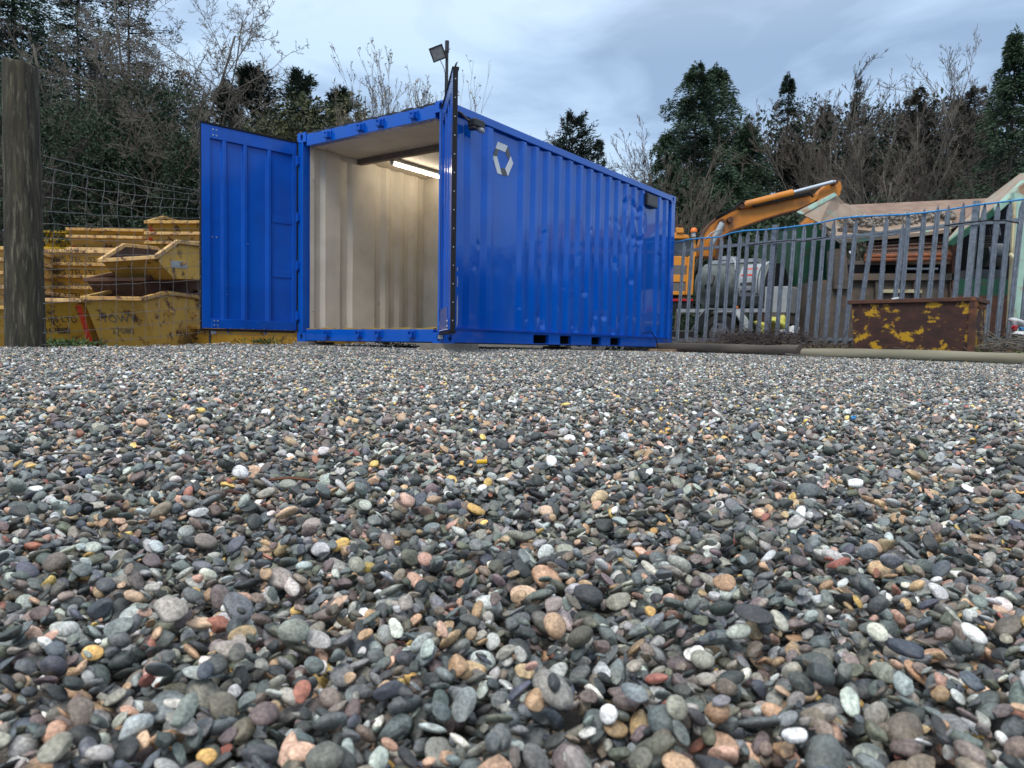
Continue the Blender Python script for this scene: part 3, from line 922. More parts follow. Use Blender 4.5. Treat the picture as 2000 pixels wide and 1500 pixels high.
# bare scrapes on the paint beside the door edge
for (xa_, ya_, xb_, yb_) in ((892.6, 521, 894.6, 530), (893, 538, 894.4, 561), (892.4, 574, 894.2, 640)):
    pa, pb_ = side_hit(xa_, ya_, .006), side_hit(xb_, yb_, .006)
    hh_ = pa.z - pb_.z; x0_ = pa.x; w_ = (pb_.x - pa.x)
    MB().prism([(x0_, .0068, pb_.z), (x0_ + w_ * .8, .0068, pb_.z + hh_ * .1), (x0_ + w_, .0068, pb_.z + hh_ * .55), (x0_ + w_ * .6, .0068, pa.z), (x0_ + w_ * .1, .0068, pa.z - hh_ * .2)], (0, .0012, 0)).build('paint_scrape', M['palegrey'], box20)
# vent cover near the far end
a = side_hit(1261, 377, 0); b = side_hit(1281, 408, 0)
vz0, vz1 = b.z, a.z
mb = MB().box(a.x, b.x, -.035, .044, vz0, vz1)
for i in range(7):
    z = vz0 + (vz1 - vz0) * (i + .5) / 7
    mb.box(a.x - .02, a.x, -.02, .044, z - .006, z + .006)
vc = mb.build('vent_cover', M['black'], box20, bevel=.004)
cbox('vent_face', a.x + .035, b.x - .01, -.037, -.033, vz0 + .03, vz1 - .02, M['ventgrey'], vc, bevel=0)

# hinges on the left door post
for z in (.32, .95, 1.55, 2.25):
    mb = MB()
    mb.tube([(-.018, CW - .012, z - .06), (-.018, CW - .012, z + .06)], .014, 10).box(-.03, .02, CW - .05, CW - .014, z - .045, z + .045)
    mb.build('hinge', M['blue2'], box20)
    mb = MB()
    mb.tube([(-.018, .012, z - .06), (-.018, .012, z + .06)], .014, 10).box(-.03, .02, .014, .05, z - .045, z + .045)
    mb.build('hinge', M['blue2'], box20)
# small white hooks on the inner wall edge
for z in (.38, 2.02):
    MB().tube([(.16, CW - .125, z), (.13, CW - .16, z), (.10, CW - .16, z + .01)], .006, 6).build('lashing_ring', M['rivet'], box20)


def make_door(hx, hy, dirv, sgn, w, z0, z1, label):
    """hx, hy: hinge line in world; dirv: direction from hinge to free edge; inner face towards sgn*Y"""
    d = Vector((dirv[0], dirv[1], 0)).normalized(); yv = Vector((0, 0, 1)).cross(d)
    Tw = Matrix(((d.x, yv.x, 0, hx), (d.y, yv.y, 0, hy), (0, 0, 1, z0), (0, 0, 0, 1)))
    h = z1 - z0; s = sgn
    f = lambda a, b: (min(-s * a, -s * b), max(-s * a, -s * b))

    mb = MB()

    def bx(x0, x1, d0, d1, za, zb, mi=0):
        ya, yb = f(d0, d1); mb.box(x0, x1, ya, yb, za, zb, mi)
    bx(0, .055, 0, .05, .004, h - .004)
    bx(w - .10, w, 0, .05, .004, h - .004)
    bx(.055, w - .10, .004, .05, h - .155, h - .004)
    bx(.055, w - .10, -.012, .05, .004, .115)
    # corrugated skin
    ks = [.055, .266 * w, .285 * w, .318 * w, .332 * w, .527 * w, .542 * w, .575 * w, .589 * w, .74 * w, .752 * w, .79 * w, .80 * w, w - .10]
    ds = [.034, .034, .006, .006, .034, .034, .006, .006, .034, .034, .006, .006, .034, .034]
    vs, fs = [], []
    for a, dd in zip(ks, ds):
        vs += [(a, -s * dd, .10), (a, -s * dd, h - .15), (a, -s * .048, .10), (a, -s * .048, h - .15)]
    for i in range(len(ks) - 1):
        q = (4 * i, 4 * i + 4, 4 * i + 5, 4 * i + 1)
        fs.append(q)
        fs.append((4 * i + 2, 4 * i + 3, 4 * i + 7, 4 * i + 6))
    mb.add(vs, fs)
    for zz in (h * .585, h * .30):
        bx(.055, .262 * w, .024, .036, zz - .045, zz + .035)
    door = mb.build('door', M['blue2'], box20, bevel=.004, label=label)
    door.matrix_local = CMI @ Tw
    g = MB()

    def gb(x0, x1, d0, d1, za, zb):
        ya, yb = f(d0, d1); g.box(x0, x1, ya, yb, za, zb)
    gb(-.012, w + .006, -.006, .058, h, h + .018)
    gb(.02, w, -.010, .055, -.026, .0)
    gb(w, w + .010, .002, .046, -.02, h + .012)
    gb(-.012, 0, -.004, .054, 0, h)
    g.build('gasket', M['rubber'], door)
    # lift of torn rubber at the top corner
    t = MB().tube([(w - .01, -s * .02, h + .01), (w + .0, -s * .03, h + .045), (w - .012, -s * .045, h + .07)], [.012, .008, .002], 5)
    t.build('rubber_flap', M['rubber'], door)
    rv = []
    for (x, z) in ((w - .135, h - .05), (w - .175, h - .05), (w - .135, h - .115), (w - .175, h - .115), (w - .135, h * .455), (w - .185, h * .455), (w - .30, h * .22), (w - .30, h * .175),
                   (w - .135, .09), (w - .175, .09), (w - .135, .04), (w - .175, .04), (w - .5, h * .44), (w - .56, h * .44)):
        rv.append((x, z))
    for (x, z) in rv:
        dep = -.013 if z < .12 else (.005 if (z > h - .15) else (.033 if x < w - .2 else .035))
        MB().disc((x, -s * dep, z), (0, s, 0), .0085, 8, .006).build('rivet', M['rivet'], door)
    for k in range(7):
        MB().disc((.16 + k * .14, s * .012, .012), (0, s, 0), .005, 6, .004).build('rivet', M['rivet'], door)
    for k in range(14):
        MB().disc((w + .010, -s * .024, .09 + k * .168), (1, 0, 0), .0055, 8, .003).build('rivet', M['rivet'], door)
    # locking rods and brackets on the outer face
    for x in (w * .32, w * .72):
        lr = MB().tube([(x, -s * .066, -.05), (x, -s * .066, h + .03)], .013, 10)
        for z in (.2, .9, 1.6, 2.15):
            ya, yb = f(.05, .075); lr.box(x - .03, x + .03, ya, yb, z - .02, z + .02)
        lr.build('locking_rod', M['blue2'], door)
    return door, Tw


DH0, DH1 = CAMZ + .145, CAMZ + 2.50
hl = CM @ Vector((-.018, CW - .012, 0))
dl, TL = make_door(hl.x, hl.y, (-3.565 - hl.x, 8.70 - hl.y), 1, 1.185, DH0 + .015, DH1, 'open left door seen from its inner face')
# drop bolt under the left door
p = TL @ Vector((1.185 - .10, .02, 0))
MB().tube([(1.085, -.03, -.02), (1.085, -.03, -(DH0 + .015 - gz(p.x, p.y)))], .013, 8).build('drop_bolt', M['black'], dl)
MB().box(1.02, 1.06, -.05, -.01, -.06, -.027).build('bolt_bracket', M['rivet'], dl)
hr = CM @ Vector((-.045, .022, 0))
dr, TR = make_door(hr.x, hr.y, (.205, -1.15), -1, 1.175, DH0, DH1 + .01, 'open near door seen almost edge on')
MB().box(.02, .85, .0, .012, .03, .24).build('patch_plate', M['blue2'], dr, bevel=.003, label='dark riveted plate low on the door')
MB().box(-.03, .05, -.02, .03, -.07, -.028).build('hinge_bracket', M['rivet'], dr)
q = TR @ Vector((1.16, -.05, 0))

# tube light under the ceiling
lt = thing('ceiling_light', 'lit tube light under the container ceiling', 'ceiling light', CM @ Vector((1.05, 1.84, 2.43)), CYAW)
MB().box(0, 1.22, -.03, .03, -.035, .012).build('light_housing', M['palegrey'], lt, bevel=.004)
MB().tube([(.03, 0, -.062), (1.19, 0, -.062)], .019, 12).build('light_tube', M['tube'], lt, smooth=True, autosmooth=50)
MB().box(.0, .03, -.022, .022, -.082, -.035).build('end_cap', M['white'], lt, bevel=.003)
MB().box(1.19, 1.22, -.022, .022, -.082, -.035).build('end_cap', M['white'], lt, bevel=.003)

# flood light on its pole at the container corner
pb = at(872, 192, 8.28); ptp = at(873, 80, 8.28)
fl = thing('flood_light', 'square flood light on a black pole above the open door', 'flood light', (pb.x, pb.y, CP.z + CH - .35))
hgt = ptp.z - (CP.z + CH - .35)
MB().tube([(0, 0, 0), (0, 0, hgt - .10)], .017, 10).build('pole', M['black'], fl, smooth=True, autosmooth=50)
MB().tube([(0, 0, hgt - .12), (0, 0, hgt)], .023, 10).build('pole_cap', M['black'], fl, smooth=True, autosmooth=50)
hc = at(855, 104, 8.22) - Vector((pb.x, pb.y, CP.z + CH - .35))
xa = (RT * .93 + UP * .36).normalized(); za = (Vector((-.25, -.86, -.45)) - xa * xa.dot(Vector((-.25, -.86, -.45)))).normalized(); ya = za.cross(xa)
TF = Matrix.Translation(hc) @ Matrix((xa, ya, za)).transposed().to_4x4() @ Matrix.Scale(.84, 4)
mb = MB().box(-.085, .085, -.08, .08, -.035, 0)
for k in range(7): mb.box(-.075 + k * .024, -.070 + k * .024, -.07, .07, -.055, -.035)
mb.build('lamp_body', M['black'], fl, T=TF, bevel=.004)
mb = MB().box(-.092, .092, -.088, -.070, 0, .010).box(-.092, .092, .070, .088, 0, .010).box(-.092, -.074, -.07, .07, 0, .010).box(.074, .092, -.07, .07, 0, .010)
mb.build('lamp_frame', M['black'], fl, T=TF, bevel=.003)
MB().box(-.074, .074, -.07, .07, 0, .004).build('lamp_glass', mat('frosted_glass', (.24, .25, .26), (.17, .18, .19), 30, .25), fl, T=TF)
MB().tube([TF @ Vector((.09, 0, -.02)), (hc.x * .35, hc.y * .5, hc.z + .03), (-.0, 0, hc.z + .045)], .010, 6).build('bracket', M['black'], fl)
MB().tube([(0, .0, hc.z + .045), (.028, -.03, hc.z + .06)], .006, 6).disc((.028, -.03, hc.z + .06), (1, -.5, .3), .012, 8, .006).build('clamp_bolt', M['rivet'], fl)
MB().tube([TF @ Vector((0, -.06, -.04)), (hc.x * .35, -.01, hc.z - .13), (-.015, -.015, hc.z - .2), (-.018, -.01, .2)], .004, 5).build('cable', M['rubber'], fl)

# security light under the top rail
h0 = side_hit(902, 222, -.02); h1 = side_hit(922, 238, -.10)
sl = thing('security_light', 'black security light with a glass dome on an arm under the top rail', 'security light', CM @ Vector((h1.x, -.10, h1.z)), CYAW)
rel = h0 - h1
MB().tube([(rel.x - .06, .10, rel.z + .012), (rel.x, .085, rel.z), (-.03, .04, .02), (0, .02, .01)], .016, 8).build('arm', M['black'], sl)
MB().box(-.02, .16, -.06, .05, -.05, .035).box(-.02, .05, -.05, .045, -.085, -.05).build('housing', M['black'], sl, bevel=.012)
MB().tube([(.07, -.01, -.045), (.13, -.045, -.075), (.15, -.06, -.085)], [.036, .030, .008], 12).build('dome', M['palegrey'], sl, smooth=True)

# black cable out of the side
c0 = side_hit(1258, 650, .02)
cpts = [CM @ Vector(v) for v in ((c0.x, .03, c0.z - .01), (c0.x + .05, -.02, c0.z + .012), (c0.x + .12, -.05, c0.z + .02), (c0.x + .26, -.07, c0.z - .09), (c0.x + .34, -.09, c0.z - .30), (c0.x + .42, -.16, -.05))]
cb = MB().tube(cpts, .008, 6).build('power_cable', M['rubber'], smooth=True)
tag(cb, 'black cable looping out of the container side down to the gravel', 'cable')

# concrete blocks under the corners
def block(px, dx, w, dep, rz, label, h=.10):
    c = CM @ Vector((px, dx, 0)); g = gz(c.x, c.y) - .03
    m = MB().box(-w / 2, w / 2, -dep / 2, dep / 2, 0, CP.z - g - .0015)
    o = m.build('concrete_block', M['concrete'], bevel=.006); o.location = (c.x, c.y, g); o.rotation_euler = (0, 0, rz)
    tag(o, label, 'concrete block', 'blocks under the container')


block(.12, .02, .62, .30, 0.0, 'long pale concrete block under the near corner of the container')
block(.13, CW - .16, .42, .30, CYAW, 'rounded grey block under the left front corner of the container')
block(CL - .2, .12, .5, .3, CYAW, 'concrete block under the far corner of the container')
block(CL - .2, CW - .2, .5, .3, CYAW, 'hidden concrete block under the rear left corner')

# ================================================================= GATE POST AND LEFT WIRE FENCE
PD = 6.6
b0 = at(51, 679, PD); t0 = at(40, 124, PD)
gpost = MB()
H_ = t0.z - gz(b0.x, PD) + .02
ring = []; rg = random.Random(5)
NR, NS = 60, 120
cr_a = [(rg.uniform(0, 6.28), rg.uniform(.2, .8), rg.uniform(.15, .5), rg.uniform(.02, .06)) for _ in range(26)]
vs, fs = [], []
ph = [rg.uniform(0, 6) for _ in range(6)]
for i in range(NR):
    f_ = i / (NR - 1)
    rad = (.156 - .022 * f_)
    for k in range(NS):
        a = 2 * math.pi * k / NS
        r_ = rad * (1 + .018 * math.sin(3 * a + ph[0] + f_) + .012 * math.sin(7 * a + ph[1] + 2 * f_) + .010 * math.sin(f_ * 9 + ph[2] + a))
        for (ca, cf, cl_, cd_) in cr_a:   # drying cracks
            if abs(f_ - cf) < cl_:
                dd_ = (a - ca - .06 * math.sin(f_ * 14 + ca) + math.pi) % (2 * math.pi) - math.pi
                r_ -= rad * cd_ * math.exp(-(dd_ / .035) ** 2) * (1 - ((f_ - cf) / cl_) ** 2)
        if f_ == 1: r_ *= .97
        x = (t0.x - b0.x) * f_ + r_ * math.cos(a)
        zz = f_ * H_ + (0.02 * math.cos(a - 2.6) + .012 * math.sin(a * 5) + .006 * math.sin(a * 13) if i == NR - 1 else 0)
        vs.append((x, r_ * math.sin(a), zz))
for i in range(NR - 1):
    for k in range(NS):
        k2 = (k + 1) % NS
        fs.append((i * NS + k, i * NS + k2, (i + 1) * NS + k2, (i + 1) * NS + k))
fs.append(tuple((NR - 1) * NS + k for k in range(NS)))
gpost.add(vs, fs)
gp = gpost.build('wooden_post', M['timberpost'], smooth=True, autosmooth=50)
gp.location = (b0.x, PD, gz(b0.x, PD) - .02)
tag(gp, 'thick weathered round timber gatepost with mossy side, standing in the gravel', 'post')

wf = thing('wire_fence', 'slack galvanised stock wire fence in front of the yellow skips', 'wire fence')
yl = [306, 327, 355, 386, 412, 437, 465, 495, 526, 560, 592, 622, 650, 674]
yr = [373, 381, 393, 408, 426, 447, 470, 494, 520, 547, 573, 600, 625, 650]


def fence_pt(px, py):
    d = 6.6 + (px - 90) / 297 * 2.45 if px < 387 else 9.05 + (px - 387) / 200 * 1.3
    return at(px, py, d)


rw = random.Random(4)
for a, b in zip(yl, yr):
    pts = []
    n_ = 34
    for i in range(n_ + 1):
        u = i / n_; px = 84 + u * 496
        v = (px - 90) / 297
        y = a + (b - a) * v if v <= 1 else b + (a * 0 + (660 - 640) * 0) + (b - 500) / 150 * 12 * (v - 1)
        y += 3.2 * math.sin(math.pi * min(v, 1)) * (1 if a < 500 else .4) + rw.uniform(-.9, .9)
        if px > 395 and a < 590: continue
        pts.append(fence_pt(px, y))
    MB().tube(pts, .0027, 5).build('line_wire', M['wire'], wf)
vx = [102, 136, 168, 199, 229, 259, 286, 313, 339, 365, 389, 412, 434, 455, 476, 497, 518, 539, 560]
for px in vx:
    v = (px - 90) / 297; pts = []
    for a, b in zip(yl, yr):
        y = a + (b - a) * v if v <= 1 else b + (b - 500) / 150 * 12 * (v - 1)
        y += 3.2 * math.sin(math.pi * min(v, 1)) * (1 if a < 500 else .4)
        if px > 395 and a < 590: continue
        pts.append(fence_pt(px + rw.uniform(-2.2, 2.2) + (3 if a % 2 else -1), y + (6 if a == 674 else 0)))
    MB().tube(pts, .0023, 5).build('stay_wire', M['wire'], wf)
for a in (560, 592, 622, 650):
    p0 = at(92, a, 6.6); MB().tube([p0, p0 + Vector((-.6, .15, .01)), p0 + Vector((-1.4, .4, .02))], .0021, 5).build('line_wire', M['wire'], wf)


# ================================================================= SKIPS
def text_mesh(txt, size):
    cu = bpy.data.curves.new('lettering', 'FONT'); cu.body = txt; cu.size = size; cu.extrude = .0015; cu.resolution_u = 2
    ob = bpy.data.objects.new('lettering', cu); COL.objects.link(ob)
    dg = bpy.context.evaluated_depsgraph_get(); me = bpy.data.meshes.new_from_object(ob.evaluated_get(dg))
    bpy.data.objects.remove(ob)
    return me


def add_text(parent, txt, size, T, m, name='lettering'):
    me = text_mesh(txt, size); me.materials.clear(); me.materials.append(m)
    o = bpy.data.objects.new(name, me); COL.objects.link(o); o.parent = parent; o.matrix_local = T
    return o


SKG = 'mini skips stacked behind the wire fence'


def make_skip(loc, rz, label, W=1.06, L=2.2, H=.80, pal=('skip', 'skiprim'), tilt=(0, 0), texts=(), stripe=False, low=.0, mid=.20, sl=.52, lug=True, feet=False, plate=False):
    """long axis = local y, near sloping end at y = 0 side; z = 0 at the underside"""
    t = thing('skip', label, 'skip', loc, rz, SKG)
    t.rotation_euler = (tilt[0], tilt[1], rz)
    hw = W / 2; b = sl
    side = [(0, H), (b, 0), (L - b, 0), (L, H), (L * .72, H + mid), (L * .30, H + mid)]
    mb = MB(); th = .012
    for s in (-1, 1):
        x0 = s * hw
        mb.prism([(x0, y, z) for y, z in side], (-s * th, 0, 0))
    # ends and floor
    for (ya, za, yb, zb) in ((0, H, b, 0), (L, H, L - b, 0)):
        o = (0, .014 if ya == 0 else -.014, .006)
        mb.prism([(-hw + th, ya, za), (hw - th, ya, za), (hw - th, yb, zb), (-hw + th, yb, zb)], o)
    mb.box(-hw + th, hw - th, b, L - b, 0, .012)
    mb.build('skip_body', M[pal[0]], t)
    # rusty lining just inside the sheets
    li = MB(); q = .016
    for s in (-1, 1):
        x0 = s * (hw - q)
        li.add([(x0, y, z) for y, z in [(q * 1.6, H), (b + q, .02), (L - b - q, .02), (L - q * 1.6, H), (L * .72, H + mid), (L * .30, H + mid)]], [(0, 1, 2, 3, 4, 5)])
    li.add([(-hw + q, .03, H), (hw - q, .03, H), (hw - q, b + .03, .016), (-hw + q, b + .03, .016)], [(0, 1, 2, 3)])
    li.add([(-hw + q, L - .03, H), (hw - q, L - .03, H), (hw - q, L - b - .03, .016), (-hw + q, L - b - .03, .016)], [(0, 1, 2, 3)])
    li.build('lining', M['skipin'], t)
    # rim: box section following the edge
    rm = MB(); r = .034

    def seg(p, q_):
        p, q_ = Vector(p), Vector(q_); d = (q_ - p).normalized()
        sd_ = Vector((1, 0, 0)) if abs(d.x) < .5 else Vector((0, 1, 0)); u = d.cross(sd_).normalized()
        vs = [c + sd_ * a * r + u * bb * r * .95 for c in (p - d * .012, q_ + d * .012) for a, bb in ((-1, -1), (1, -1), (1, 1), (-1, 1))]
        rm.add(vs, [(0, 1, 2, 3), (7, 6, 5, 4), (0, 4, 5, 1), (1, 5, 6, 2), (2, 6, 7, 3), (3, 7, 4, 0)])
    for s in (-1, 1):
        x = s * (hw + .012)
        seg((x, 0, H), (x, L * .30, H + mid)); seg((x, L * .30, H + mid), (x, L * .72, H + mid)); seg((x, L * .72, H + mid), (x, L, H))
    seg((-hw - .02, -.008, H), (hw + .02, -.008, H)); seg((-hw - .02, L + .008, H), (hw + .02, L + .008, H))
    rm.build('rim', M[pal[1]], t, bevel=.008)
    if lug:
        for s in (-1, 1):
            for y in (L * .34, L * .68):
                MB().box(min(s * hw, s * (hw + .05)), max(s * hw, s * (hw + .05)), y - .03, y + .03, H * .72, H * .84).tube([(s * (hw + .05), y, H * .78), (s * (hw + .10), y, H * .78)], .025, 8).build('lug', M[pal[1]], t)
    ang = math.atan2(H, b)  # slope of the end sheet
    # frame on the near sloping sheet: x right, up the slope
    upv = Vector((0, -b, H)).normalized(); nv = Vector((0, -H, -b)).normalized()
    TE = Matrix((Vector((1, 0, 0)), upv, nv)).transposed().to_4x4()
    if stripe:
        for s in (-1, 1):
            x0 = s * (hw - .055)
            o_ = Vector((0, b, 0)) + nv * .003
            w_ = .045
            pl = [Vector((x0 - w_, 0, 0)) + o_ + upv * .06, Vector((x0 + w_, 0, 0)) + o_ + upv * .06, Vector((x0 + w_, 0, 0)) + o_ + upv * .90, Vector((x0 - w_, 0, 0)) + o_ + upv * .90]
            MB().prism(pl, nv * .002).build('red_stripe', M['redstripe'], t)
    for (txt, size, x, u_, mm) in texts:
        if u_ == 'rim':
            T = Matrix.Translation((x, -.044, H - .022)) @ Matrix.Rotation(math.pi / 2, 4, 'X')
        else:
            T = Matrix.Translation(Vector((x, b, 0)) + upv * u_ + nv * .003) @ TE
        add_text(t, txt, size, T, M[mm])
    if plate:
        MB().box(hw + .001, hw + .006, L * .2, L * .42, H * .55, H * .9).build('name_plate', M['palegrey'], t)
    if feet:
        for y in (.62, 1.25, 1.75):
            for s in (-1, 1):
                MB().box(s * (hw - .2) - .05, s * (hw - .2) + .05, y - .05, y + .05, -.10, 0).build('timber_foot', M['wood'], t)
    return t


def skip_at(px, py, d, rz, label, H=.80, **k):
    """place a skip so that the middle of its near rim is seen at px, py at distance d"""
    p = at(px, py, d)
    return make_skip((p.x, p.y, p.z - H), rz, label, H=H, **k)


R_ = math.radians
# front pair
skip_at(219, 583, 12.4, R_(-3), 'tan yellow skip with faded grey lettering, lowest and nearest beside the open door', W=.98, H=.82, texts=(('TOWY', .20, -.32, .52, 'letteringgrey'), ('27080', .16, -.22, .30, 'letteringgrey')), pal=('skip', 'skiprim'), mid=.16, L=2.6, feet=True)
skip_at(98, 586, 12.9, R_(4), 'yellow skip with a red stripe down its sloping edge, just beside the gatepost', W=1.0, H=.84, texts=(('SKIPS LTD', .15, -.32, .56, 'lettering'), ('267080', .15, -.28, .34, 'lettering')), stripe=True, mid=.16, L=2.4, feet=True)
skip_at(226, 546, 13.0, R_(-6), 'dark brown rusty skip lying on top of the tan yellow skip', W=1.06, H=.52, pal=('skipbrown', 'skipbrown'), mid=.16, L=2.4, tilt=(R_(1), R_(-1)))
skip_at(252, 506, 12.7, R_(-9), 'open yellow skip tilted on the dark brown skip, rusty inside', W=1.0, H=.34, mid=.30, L=2.2, sl=.5, tilt=(R_(4), R_(-3)), plate=True, pal=('skip', 'skiprim'))
# middle nested stack
for k, (yy, nm) in enumerate(((487, 'third down'), (463, 'second'), (449, 'top'))):
    skip_at(206, yy, 17.5, R_(2), '%s skip of the nested stack with red corner marks, behind the open rusty skip' % nm, W=1.7, H=.9, mid=.12, L=2.6, stripe=True, sl=.7, lug=False)
# rear right nested stack
for k, (yy, nm) in enumerate(((474, 'lowest'), (456, 'middle'), (434, 'topmost'))):
    skip_at(341, yy, 16.0, R_(-5), '%s skip of the highest yellow stack next to the open blue door' % nm, W=1.25, H=.85, mid=.22, L=2.3, stripe=True, lug=False, texts=(('SKIPS', .16, -.35, .66, 'letteringgrey'),))
# small bright ones
for k, (yy, nm) in enumerate(((485, 'lowest'), (469, 'middle'), (453, 'topmost'))):
    skip_at(111, yy, 20.0, R_(3), '%s of three small clean bright yellow skips' % nm, W=.66, H=.8, mid=.06, L=1.4, sl=.4, pal=('skipbright', 'skipbright'), lug=False)
# wide lettered stack behind the post
for k, (yy, nm) in enumerate(((562, 'lowest'), (540, 'third'), (516, 'second'), (491, 'topmost'))):
    skip_at(140, yy, 15.0, R_(1), '%s wide lettered skip of the stack beside the gatepost' % nm, W=1.62, H=.8, mid=.03, L=2.6, lug=False, sl=.35,
            texts=(('LEVEL LOAD ONLY', .085, -.42, 'rim', 'lettering'), ('SKIPS  TEL 192', .15, -.50, .66, 'lettering' if k % 2 == 0 else 'letteringgrey')))
# far left stack beyond the post
for k, (yy, nm) in enumerate(((600, 'fourth'), (560, 'third'), (532, 'second'), (506, 'upper'), (484, 'topmost'))):
    skip_at(-36, yy, 13.5, R_(6), '%s skip of the stack left of the gatepost' % nm, W=.95, H=.8, mid=.03, L=2.3, lug=False, sl=.4)
skip_at(470, 640, 13.4, R_(-20), 'dull ochre skip end showing under the open left door', W=2.3, H=.7, mid=.05, L=2.4, sl=.2, lug=False)

# ================================================================= PALISADE FENCE AND HOSE
FA = at(1318, 665, 13.3); FB = at(2030, 665, 9.9)
FA = Vector((FA.x, FA.y, gz(FA.x, FA.y) + .07)); FB = Vector((FB.x, FB.y, gz(FB.x, FB.y) + .10))
fdir = (FB - FA).normalized(); fn = Vector((-fdir.y, fdir.x, 0)).normalized()
pf = thing('palisade_fence', 'galvanised steel palisade fence with pointed pales leaning behind the logs', 'fence')


def fence_s(px):
    """distance along the fence line of a photo column at foot height"""
    r = ray(px, 640); # intersect in plan
    a = FA.x; b = FA.y
    det = r.x * (-fdir.y) + fdir.x * r.y
    t = (a * (-fdir.y) + fdir.x * b) / det
    p = CAMP + r * t
    return (p - FA).dot(fdir)


def pale_mesh(h, w=.068):
    """W-section pale with a triple point"""
    xs = [-w / 2, -w / 4, 0, w / 4, w / 2]; ds = [0, .012, .004, .012, 0]
    mb = MB(); th = .003
    tops = [h - .055, h - .02, h, h - .02, h - .055]
    vs = []
    for x, d_, t in zip(xs, ds, tops): vs += [(x, -d_, 0), (x, -d_, h - .07), (x * .75, -d_, t)]
    n = len(vs); vs += [(a, b + th, c) for a, b, c in vs]
    fs = []
    for i in range(4):
        for j in range(2):
            q = (3 * i + j, 3 * i + 3 + j, 3 * i + 4 + j, 3 * i + 1 + j)
            fs += [q, tuple(n + k for k in q[::-1])]
    for i in (0, 4):
        for j in range(2):
            q = (3 * i + j, 3 * i + j + 1, n + 3 * i + j + 1, n + 3 * i + j)
            fs.append(q if i == 0 else q[::-1])
    for i in range(4):
        fs.append((3 * i + 2, 3 * i + 5, n + 3 * i + 5, n + 3 * i + 2))
    mb.add(vs, fs)
    me = bpy.data.meshes.new('pale'); me.from_pydata(mb.v, [], mb.f); me.materials.append(M['galv']); me.update()
    return me


pm1 = pale_mesh(1.0)
LEAN = .047
rp = random.Random(8)


def tops_y(px):
    xs = [1318, 1360, 1400, 1450, 1500, 1560, 1640, 1720, 1800, 1870, 1930, 2000]; ys = [470, 460, 458, 446, 441, 436, 428, 420, 402, 396, 392, 384]
    return float(np.interp(px, xs, ys))


pales = [1318, 1336, 1353, 1371, 1389, 1407, 1424, 1442, 1460, 1478, 1496, 1524, 1544, 1563, 1583, 1603, 1624, 1645, 1666, 1690, 1712, 1736, 1754, 1779, 1803, 1827, 1853, 1903 - 2, 1926, 1950, 1975]
pales = [1322, 1340, 1358, 1376, 1394, 1412, 1429, 1446, 1463, 1480, 1516, 1535, 1553, 1573, 1592, 1611, 1631, 1650, 1668, 1712, 1737, 1754, 1782, 1805, 1829, 1857, 1899, 1924, 1946, 1968, 1993]
for i, px in enumerate(pales):
    s_ = fence_s(px); f0 = FA + fdir * s_
    g = gz(f0.x, f0.y) + .02
    d_ = f0.y
    ztop = at(px, tops_y(px), d_).z
    hh = ztop - g + rp.uniform(-.015, .015)
    le = LEAN + rp.uniform(-.008, .008)
    if px == 1737: hh -= .14; le += .02
    if px == 1668: le += .075; hh -= .08
    o = bpy.data.objects.new('pale', pm1); COL.objects.link(o); o.parent = pf
    ang = math.atan2(fdir.y, fdir.x)
    o.matrix_local = Matrix.Translation((f0.x, f0.y, g)) @ Matrix.Rotation(ang, 4, 'Z') @ Matrix.Rotation(le, 4, 'Y') @ Matrix.Rotation(rp.uniform(-.25, .25) + .15, 4, 'Z') @ Matrix.Diagonal((1, 1, hh, 1))
for px in (1493, 1878):
    s_ = fence_s(px); f0 = FA + fdir * s_ + fn * .04; g = gz(f0.x, f0.y) - .02
    hh = at(px, tops_y(px) - 2, f0.y).z - g
    o = MB().box(-.04, .04, -.006, .006, 0, hh).box(-.04, .04, .075, .085, 0, hh).box(-.004, .004, .006, .075, 0, hh).build('fence_post', M['galv'], pf)
    o.matrix_local = Matrix.Translation(f0) @ Matrix.Translation((0, 0, g - f0.z)) @ Matrix.Rotation(math.atan2(fdir.y, fdir.x), 4, 'Z') @ Matrix.Rotation(LEAN, 4, 'Y')


def frail(pxs, ys, name='rail', r=.024, off=.03):
    pts = []
    for px, y in zip(pxs, ys):
        s_ = fence_s(px); f0 = FA + fdir * s_ + fn * off
        pts.append(Vector((f0.x, f0.y, at(px, y, f0.y).z)))
    mb = MB()
    for a, b in zip(pts[:-1], pts[1:]):
        d = (b - a).normalized(); u = Vector((0, 0, 1)); w = d.cross(u).normalized()
        vs = [c + w * i * .022 + u * j * r for c in (a, b) for i, j in ((-1, -1), (1, -1), (1, 1), (-1, 1))]
        mb.add(vs, [(0, 1, 2, 3), (7, 6, 5, 4), (0, 4, 5, 1), (1, 5, 6, 2), (2, 6, 7, 3), (3, 7, 4, 0)])
    mb.build(name, M['galv'], pf)


frail((1300, 1400, 1500), (494, 482, 473)); frail((1503, 1600, 1700, 1790), (473, 466, 457, 445)); frail((1700, 1800, 1890), (461, 446, 434)); frail((1885, 1950, 2030), (436, 433, 424))
frail((1300, 1500), (664, 662)); frail((1500, 1890), (662, 664)); frail((1890, 2030), (664, 664))
hx_ = [1312, 1340, 1370, 1400, 1425, 1450, 1480, 1510, 1550, 1590, 1630, 1670, 1710, 1760, 1800, 1850, 1900, 1950, 2010]
hy_ = [474, 468, 465, 463, 455, 450.5, 449, 447, 442, 436, 427, 423, 421, 419, 415, 408, 400, 394, 386]
pts = []
for i, (px, y) in enumerate(zip(hx_, hy_)):
    s_ = fence_s(px); f0 = FA + fdir * s_ - fn * .03 * (1 if i % 3 else -1)
    pts.append(Vector((f0.x, f0.y, at(px, y, f0.y).z)))
hs = MB().tube(pts, .0125, 8).build('hose', M['hose'], smooth=True)
